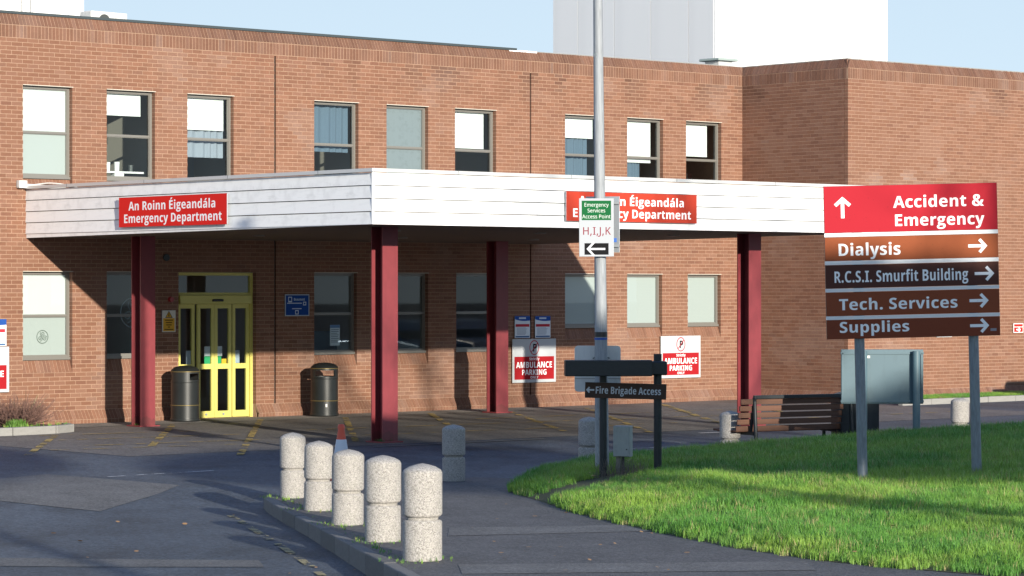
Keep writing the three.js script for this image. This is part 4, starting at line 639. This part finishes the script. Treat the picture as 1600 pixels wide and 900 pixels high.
// fire brigade sign on two black posts with a dark beam
{
  const p = plan(1.4, 33.45, 0.06), g = thing('fire_brigade_sign', 'brown Fire Brigade Access sign under a dark beam on two black posts', 'sign', [p.x, p.y, p.z], FACE + 0.05);
  const y = (py) => 2.43 - 0.06 - (py - 450) / 131.5;
  obj('post', [cyl(0.044, 0.044, y(566), 14, -0.318, 0, 0)], M.steelBlack, g); obj('post', [cyl(0.048, 0.048, y(553), 14, 0.332, 0, 0)], M.steelBlack, g);
  obj('beam', [rbx(1.03, 0.19, 0.22, 0.012, -0.27 + 0.0, y(574.5), 0.13)], M.steelBlack, g).rotation.y = 0;
  obj('beam_wrap', [rbx(0.215, 0.165, 0.26, 0.02, 0.325, y(575), 0.02)], M.steelBlack, g);
  const b = printed('board', 0.968, 0.185, 0.014, canvas(968, 185, (x, w, h) => { x.fillStyle = '#43352f'; x.fillRect(0, 0, w, h); x.strokeStyle = '#b9bfc8'; x.fillStyle = '#b9bfc8'; arrow(x, 62, 90, 92, 20, Math.PI); fit(x, 'Fire Brigade Access', 118, 132, 790, 118, 'left'); }), M.frameDark, g, [-0.055, y(610.5), 0.058]); b.rotation.z = -0.028;
}
{
  const p = plan(1.33, 33.75, 0.0), g = thing('electrical_cabinet', 'small grey metal cabinet on a post beside the black sign post', 'cabinet', [p.x, 0.12, p.z], FACE - 0.32);
  obj('case', [rbx(0.205, 0.37, 0.14, 0.006, 0, 0.475, 0)], M.cabinet, g); obj('door', [rbx(0.19, 0.355, 0.012, 0.004, 0, 0.475, 0.076)], M.cabinet, g); obj('lock', [new THREE.CylinderGeometry(0.008, 0.008, 0.01, 10).rotateX(1.57).translate(0.07, 0.38, 0.087)], M.black, g);
  obj('stake', [bx(0.05, 0.32, 0.05, -0.06, 0.13, -0.02)], M.frame, g); obj('conduit', [cyl(0.02, 0.02, 0.3, 8, 0.0, 0, 0)], M.black, g);
  const wd = thing('withered_weeds', 'withered grey-brown stalks at the foot of the black sign posts', 'plant', [plan(1.3, 33.3, 0).x, 0.12, plan(1.3, 33.3, 0).z], FACE), tw = [];
  for (let k = 0; k < 260; k++) { const x = rr(-0.32, 0.36), z = rr(-0.2, 0.2), h = rr(0.06, 0.30) * (Math.abs(x) < 0.25 ? 1 : 0.6), b = V(x, 0, z), t = V(x + rr(-0.09, 0.09), h, z + rr(-0.09, 0.09)); tw.push(bar(b, t, 0.003, 3, 0.0012), bar(t.clone().lerp(b, 0.4), t.clone().add(V(rr(-0.07, 0.07), rr(-0.02, 0.04), rr(-0.07, 0.07))), 0.002, 3, 0.001)); }
  obj('stalks', tw, mat([0.15, 0.13, 0.11], { roughness: 1 }), wd);
}

// ---------------------------------------------------------------- big direction sign
{
  const p = plan(4.455, 31, 0), g = thing('direction_sign', 'large red and brown direction sign for Accident and Emergency on two grey posts', 'sign', [p.x, 0, p.z], FACE);
  g.rotation.order = 'YXZ'; g.rotation.z = 0.0235;
  const K = 1 / 141.9, y = (py) => 2.43 - (py - 450) * K - 0.05 * 0, W = 1.905;
  const P = [[288.5, 361.5, '#a8202d', 'red_panel'], [368, 405, '#8c4a2c', 'brown_panel'], [411.5, 448, '#50312a', 'dark_brown_panel'], [454, 491, '#83442c', 'brown_panel'], [497, 527, '#783c28', 'brown_panel']];
  const texts = [
    (x, w, h) => { x.strokeStyle = '#f1f1f1'; x.fillStyle = '#f1f1f1'; arrow(x, w * 0.107, h * 0.47, h * 0.44, h * 0.075, -Math.PI / 2); fit(x, 'Accident &', w * 0.925, h * 0.49, w * 0.525, h * 0.345, 'right'); fit(x, 'Emergency', w * 0.925, h * 0.885, w * 0.525, h * 0.345, 'right'); },
    (x, w, h) => { fit(x, 'Dialysis', w * 0.07, h * 0.80, w * 0.37, h * 0.72, 'left'); arrow(x, w * 0.88, h * 0.5, w * 0.105, h * 0.13, 0); },
    (x, w, h) => { fit(x, 'R.C.S.I. Smurfit Building', w * 0.045, h * 0.76, w * 0.78, h * 0.68, 'left'); arrow(x, w * 0.915, h * 0.5, w * 0.108, h * 0.13, 0); },
    (x, w, h) => { fit(x, 'Tech. Services', w * 0.072, h * 0.76, w * 0.69, h * 0.66, 'left'); arrow(x, w * 0.88, h * 0.48, w * 0.105, h * 0.13, 0); },
    (x, w, h) => { fit(x, 'Supplies', w * 0.07, h * 0.68, w * 0.41, h * 0.80, 'left'); arrow(x, w * 0.88, h * 0.46, w * 0.105, h * 0.16, 0); x.fillStyle = '#8f8b92'; x.fillRect(w * 0.945, h * 0.62, w * 0.035, h * 0.14); }];
  P.forEach(([a, b, col, nm], i) => { const H = (b - a) * K; printed(nm, W, H, 0.03, canvas(1400, Math.round(1400 * H / W), (x, w, h) => { x.fillStyle = col; x.fillRect(0, 0, w, h); x.fillStyle = '#eceef0'; x.strokeStyle = '#eceef0'; texts[i](x, w, h); for (let k = 0; k < 60; k++) { x.fillStyle = 'rgba(40,20,15,0.10)'; x.beginPath(); x.arc(w * hash(k, i, 161), h * hash(k, i, 162), 1 + 5 * hash(k, i, 163), 0, 7); x.fill(); } }), M.frameDark, g, [0, y((a + b) / 2), 0.06]); });
  for (const [a, b] of [[361.8, 367.7], [405.3, 411.2], [448.3, 453.7], [491.3, 496.7]]) obj('white_strip', [bx(W + 0.002, (b - a) * K, 0.034, 0, y((a + b) / 2), 0.06)], mat([0.72, 0.73, 0.74]), g);
  for (const [x, b] of [[-0.585, 0.10], [0.672, 0.28]]) { obj('post', [cyl(0.056, 0.056, 3.52 - b, 20, x, b, -0.015)], M.post, g); obj('clip', [bx(0.14, 0.04, 0.02, x, 2.2, 0.035), bx(0.14, 0.04, 0.02, x, 3.2, 0.035)], M.alu, g); }
}
// notice board, bench, dark bin behind the lawn
{
  const p = plan(5.02, 38.2, 0), g = thing('notice_board', 'teal metal back of a notice board on two posts behind the big sign', 'notice board', [p.x, 0.38, p.z], FACE - 0.03);
  const y = (py) => 2.43 - 0.38 - (py - 450) / 115.2, W = 1.11, y0 = y(631), y1 = y(546);
  obj('panel', [rbx(W, y1 - y0, 0.05, 0.008, 0, (y0 + y1) / 2, 0)], M.teal, g); obj('frame', [bx(W + 0.01, 0.03, 0.07, 0, y0 + 0.035, 0.003), bx(W + 0.01, 0.03, 0.07, 0, y1 - 0.05, 0.003), bx(0.03, y1 - y0 - 0.1, 0.07, W / 2 - 0.02, (y0 + y1) / 2, 0.003), bx(0.03, y1 - y0 - 0.1, 0.07, -W / 2 + 0.02, (y0 + y1) / 2, 0.003)], M.teal, g);
  for (const x of [-0.26, 0.455]) obj('post', [cyl(0.052, 0.052, y1 - 0.02, 16, x, 0, 0.085)], M.teal, g); obj('label_plate', [bx(0.07, 0.035, 0.004, -0.20, y1 - 0.10, 0.0275)], M.signBack, g);
}
{
  const ang = Math.atan2(0.76, 0.65), p = plan(3.26, 39.3, 0), g = thing('park_bench', 'wooden slatted park bench with black frame seen from behind', 'bench', [p.x, 0, p.z], FACE);
  const inner = -ang * 0 ;
  // local x along the bench, z towards the viewer (its back); rotate about y so that it recedes to the right
  g.rotation.y = FACE + 0.5; const L = 1.88;
  for (let k = 0; k < 5; k++) { const t = k / 4, yy = 0.46 + 0.38 * t, z = -0.02 - 0.08 * (1 - t) + 0.05 * t; obj('back_slat', rbx(L + 0.16, 0.074, 0.028, 0.006, L / 2 - 0.02, yy, z), k % 2 ? M.wood : M.wood2, g); }
  for (let k = 0; k < 6; k++) obj('seat_slat', rbx(L + 0.16, 0.03, 0.085, 0.006, L / 2 - 0.02, 0.43 - 0.015 * Math.sin(k / 5 * 3.14), -0.14 - 0.10 * k), k % 2 ? M.wood2 : M.wood, g);
  for (const x of [0.12, L - 0.12]) obj('end_frame', [bar(V(x, 0, 0.10), V(x, 0.90, 0.04), 0.028), bar(V(x, 0, -0.62), V(x, 0.42, -0.62), 0.026), bx(0.05, 0.05, 0.72, x, 0.395, -0.31), bar(V(x, 0.40, -0.06), V(x, 0.9, 0.06), 0.024)], M.steelBlack, g);
  obj('top_rail', rbx(L - 0.2, 0.05, 0.05, 0.008, L / 2, 0.905, 0.055), M.steelBlack, g);
}
{
  const p = plan(4.92, 40.4, 0), g = thing('park_litter_bin', 'dark square litter bin with pitched lid behind the notice board', 'litter bin', [p.x, 0, p.z], FACE + 0.2);
  obj('body', [new THREE.CylinderGeometry(0.30 * 1.28, 0.27 * 1.4, 0.86, 4, 1).rotateY(Math.PI / 4).translate(0, 0.43, 0)], M.steelBlack, g); obj('lid', [new THREE.CylinderGeometry(0.10, 0.50, 0.11, 4, 1).rotateY(Math.PI / 4).translate(0, 0.92, 0)], M.steelBlack, g); obj('rivet', [new THREE.SphereGeometry(0.014, 8, 6).translate(0.22, 0.3, 0.262)], M.alu, g);
}

// ---------------------------------------------------------------- buildings and plant on the roofs behind
{
  const t = thing('white_tower', 'tall white clad tower rising behind the brick block', 'building', [32.74, 0, -15]);
  obj('core', [box2(0.06, 7.5, 0, 24, -7.0, -0.06)], M.cap, t);
  const cols = [0, 2.32, 3.85, 5.35, 6.86, 7.57]; for (let i = 0; i < 5; i++) obj('front_panel', [box2(cols[i] + 0.012, cols[i + 1] - 0.012, 0, 24, -0.055, 0)], M.tower, t);
  const rows = [0, 1.09, 2.70, 4.30, 5.94, 7.09]; for (let i = 0; i < 5; i++) obj('side_panel', [box2(0.0, 0.055, 0, 24, -rows[i + 1] + 0.01, -rows[i] - (i ? 0.01 : 0.06))], M.tower, t);
  const b = thing('white_annexe', 'white clad building behind the roof at the left edge', 'building', [9.26, 0, -12]);
  obj('core', [box2(-14, -0.05, 0, 18, -8, -0.06)], M.tower, b); for (const [a, c] of [[-4.2, -1.9], [-1.88, -0.42], [-0.40, 0]]) obj('panel', [box2(a, c, 0, 18, -0.055, 0)], M.tower, b); obj('downpipe', [bar(V(-1.62, 8, 0.06), V(-1.62, 18, 0.06), 0.06), bar(V(-1.42, 8, 0.06), V(-1.42, 18, 0.06), 0.03)], M.cap, b);
  const a = thing('air_conditioner', 'pale air conditioning unit standing on the roof at the left', 'air conditioner', [2.72, 7.15, -1.0], 0.1);
  obj('casing', [rbx(0.85, 0.36, 0.34, 0.02, 0, 0.19, 0)], M.signBack, a); obj('fan_grille', [new THREE.CylinderGeometry(0.13, 0.13, 0.02, 24).rotateX(1.57).translate(-0.12, 0.19, 0.172)], M.frameDark, a); obj('foot', [bx(0.08, 0.04, 0.4, -0.3, 0.0, 0), bx(0.08, 0.04, 0.4, 0.3, 0, 0)], M.frame, a);
  const v = thing('roof_vent', 'small grey roof vent with a flat cap beside the wing', 'vent', [18.55, 7.15, -0.75]);
  obj('duct', [bx(0.42, 0.28, 0.42, 0, 0.14, 0)], M.cap, v); obj('vent_cap', [rbx(0.62, 0.06, 0.62, 0.02, 0, 0.31, 0)], mat([0.30, 0.36, 0.34]), v);
}

// ---------------------------------------------------------------- trees that shade the forecourt and cars parked out of view
function limb(a, b, r0, r1, n = 7) { return bar(a, b, r0, n, r1); }
function pine(u, v, h, rx, ry, label) {
  const p = plan(u, v, 0), t = thing('pine_tree', label, 'tree', [p.x, 0, p.z], rnd() * 6, 'trees beside the road');
  const tr = [limb(V(0, 0, 0), V(0.1, h * 0.5, 0), 0.17, 0.13), limb(V(0.1, h * 0.5, 0), V(0, h + ry * 0.6, 0.1), 0.13, 0.05)], lv = new Blocks();
  for (let k = 0; k < 14; k++) { const a = rnd() * 6.283, r = rx * rr(0.4, 0.9); tr.push(limb(V(0, h + ry * rr(-0.7, 0.2), 0), V(Math.cos(a) * r, h + ry * rr(-0.6, 0.6), Math.sin(a) * r), 0.06, 0.02, 5)); }
  for (let k = 0; k < 11000; k++) {
    const a = rnd() * 6.283, r = Math.sqrt(rnd()), yy = rr(-1, 1) * Math.sqrt(Math.max(0, 1 - r * r)) * 0.98, w = noise(Math.cos(a) * r * 3 + u, Math.sin(a) * r * 3 + yy * 2, 171), q = V(Math.cos(a) * r * rx, h + yy * ry, Math.sin(a) * r * rx); if (w < 0.28) continue;
    const d1 = V(rr(-1, 1), rr(-1, 1), rr(-1, 1)).normalize().multiplyScalar(0.17), d2 = V(rr(-1, 1), rr(-1, 1), rr(-1, 1)).normalize().multiplyScalar(0.09), A = q.clone().sub(d1), B = q.clone().add(d2), C = q.clone().add(d1), D = q.clone().sub(d2);
    lv.quad([A.x, A.y, A.z], [B.x, B.y, B.z], [C.x, C.y, C.z], [D.x, D.y, D.z]);
  }
  obj('trunk', tr, M.bark, t); obj('crown', lv.build(), M.needle, t);
}
for (const [u, v, h, rx, ry, l] of [[6.9, 4.6, 8.35, 3.7, 1.05, 'flat crowned pine leftmost of the roadside row'], [14.9, 5.2, 7.85, 3.5, 0.7, 'flat crowned pine second from the left in the roadside row'], [18.6, 5.0, 7.3, 2.6, 0.75, 'smallest flat crowned pine, third in the roadside row'], [23.6, 4.6, 8.0, 3.9, 1.3, 'flat crowned pine rightmost of the roadside row']]) pine(u, v, h, rx, ry, l);
function bareTree(u, v, H, label) {
  const p = plan(u, v, 0), t = thing('bare_tree', label, 'tree', [p.x, 0, p.z], 0, 'trees beside the road'), g = [];
  const grow = (a, d, L, r, n) => { const b = a.clone().addScaledVector(d, L); g.push(limb(a, b, r, r * 0.62, n > 2 ? 7 : 4)); if (n <= 0) return; const k = n > 3 ? 3 : 3; for (let i = 0; i < k; i++) grow(a.clone().lerp(b, rr(0.6, 1)), d.clone().add(V(rr(-0.75, 0.75), rr(-0.15, 0.5), rr(-0.75, 0.75))).normalize(), L * rr(0.6, 0.82), r * 0.55, n - 1); };
  grow(V(0, 0, 0), V(0, 1, 0), H * 0.36, H * 0.018, 6); obj('trunk', g.slice(0, 1), M.bark, t); obj('crown', g.slice(1), M.bark, t);
}
bareTree(15.2, 9.2, 11, 'leafless tree standing right of the footway, out of view');
bareTree(17.0, 20, 11.5, 'leafless tree farther right of the footway, out of view');
function parkedCar(x, z, turn, paint, label) {
  const c = thing('parked_car', label, 'car', [x, 0, z], turn, 'cars parked beside the wing'), W = 1.72;
  const ext = (pts, w, bev) => new THREE.ExtrudeGeometry(new THREE.Shape(pts.map(([a, b]) => new THREE.Vector2(a, b))), { depth: w - 2 * bev, bevelEnabled: true, bevelSize: bev, bevelThickness: bev, bevelSegments: 3 }).translate(0, 0, -w / 2 + bev);
  obj('body', ext([[-2.05, 0.32], [-1.72, 0.28], [-1.62, 0.50], [-1.35, 0.62], [-1.05, 0.50], [-0.98, 0.28], [0.92, 0.28], [1.0, 0.50], [1.3, 0.62], [1.6, 0.50], [1.68, 0.28], [2.0, 0.34], [2.04, 0.66], [1.9, 0.90], [0.95, 1.0], [-1.2, 1.0], [-1.98, 0.96], [-2.08, 0.6]], W, 0.07), paint, c);
  const cab = obj('cabin', ext([[0.95, 0.96], [0.25, 1.42], [-0.2, 1.49], [-0.9, 1.45], [-1.65, 0.98]], W - 0.14, 0.09), paint, c);
  for (const s of [-1, 1]) { obj('side_window', ext([[0.78, 1.03], [0.22, 1.36], [-0.2, 1.42], [-0.85, 1.38], [-1.3, 1.03]], 0.02, 0.004).translate(0, 0, s * (W / 2 - 0.064)), M.black, cab); }
  obj('windscreen', [bx(0.02, 0.62, W - 0.42, 0, 0, 0).rotateZ(0.98).translate(0.655, 1.225, 0)], M.black, c); obj('rear_window', [bx(0.02, 0.5, W - 0.42, 0, 0, 0).rotateZ(-0.98).translate(-1.36, 1.25, 0)], M.black, c);
  for (const [a, s] of [[-1.34, -1], [-1.34, 1], [1.31, -1], [1.31, 1]]) { const w = obj('wheel', [new THREE.CylinderGeometry(0.31, 0.31, 0.2, 28).rotateX(Math.PI / 2).translate(a, 0.31, s * 0.76)], M.black, c); obj('rim', [new THREE.CylinderGeometry(0.2, 0.2, 0.02, 20).rotateX(Math.PI / 2).translate(a, 0.31, s * 0.868)], M.alu, w); }
  for (const s of [-1, 1]) { obj('headlight', rbx(0.08, 0.14, 0.32, 0.02, 2.04, 0.72, s * 0.6), M.alu, c); obj('tail_light', rbx(0.06, 0.2, 0.2, 0.02, -2.05, 0.8, s * 0.66), M.coneRed, c); }
}
parkedCar(23.1, 8.6, Math.PI / 2, mat([0.55, 0.57, 0.60], { roughness: 0.3, metalness: 0.4 }), 'silver car parked nearest the wing, out of view');
parkedCar(25.9, 8.7, Math.PI / 2, mat([0.03, 0.07, 0.11], { roughness: 0.3, metalness: 0.3 }), 'dark blue car parked beside the silver one, out of view');
parkedCar(28.8, 8.5, Math.PI / 2, mat([0.5, 0.5, 0.5], { roughness: 0.3 }), 'pale grey car parked third in the row, out of view');

parkedCar(21.5, 15.2, Math.PI / 2 + 0.1, mat([0.10, 0.22, 0.34], { roughness: 0.3, metalness: 0.3 }), 'teal car parked opposite the bay, out of view');
parkedCar(24.6, 16.6, Math.PI / 2 + 0.1, mat([0.6, 0.6, 0.6], { roughness: 0.3, metalness: 0.2 }), 'white car parked opposite the bay, out of view');

scene.traverse((o) => { if (o.isMesh) { o.castShadow = true; o.receiveShadow = true; } });
renderer.render(scene, camera);
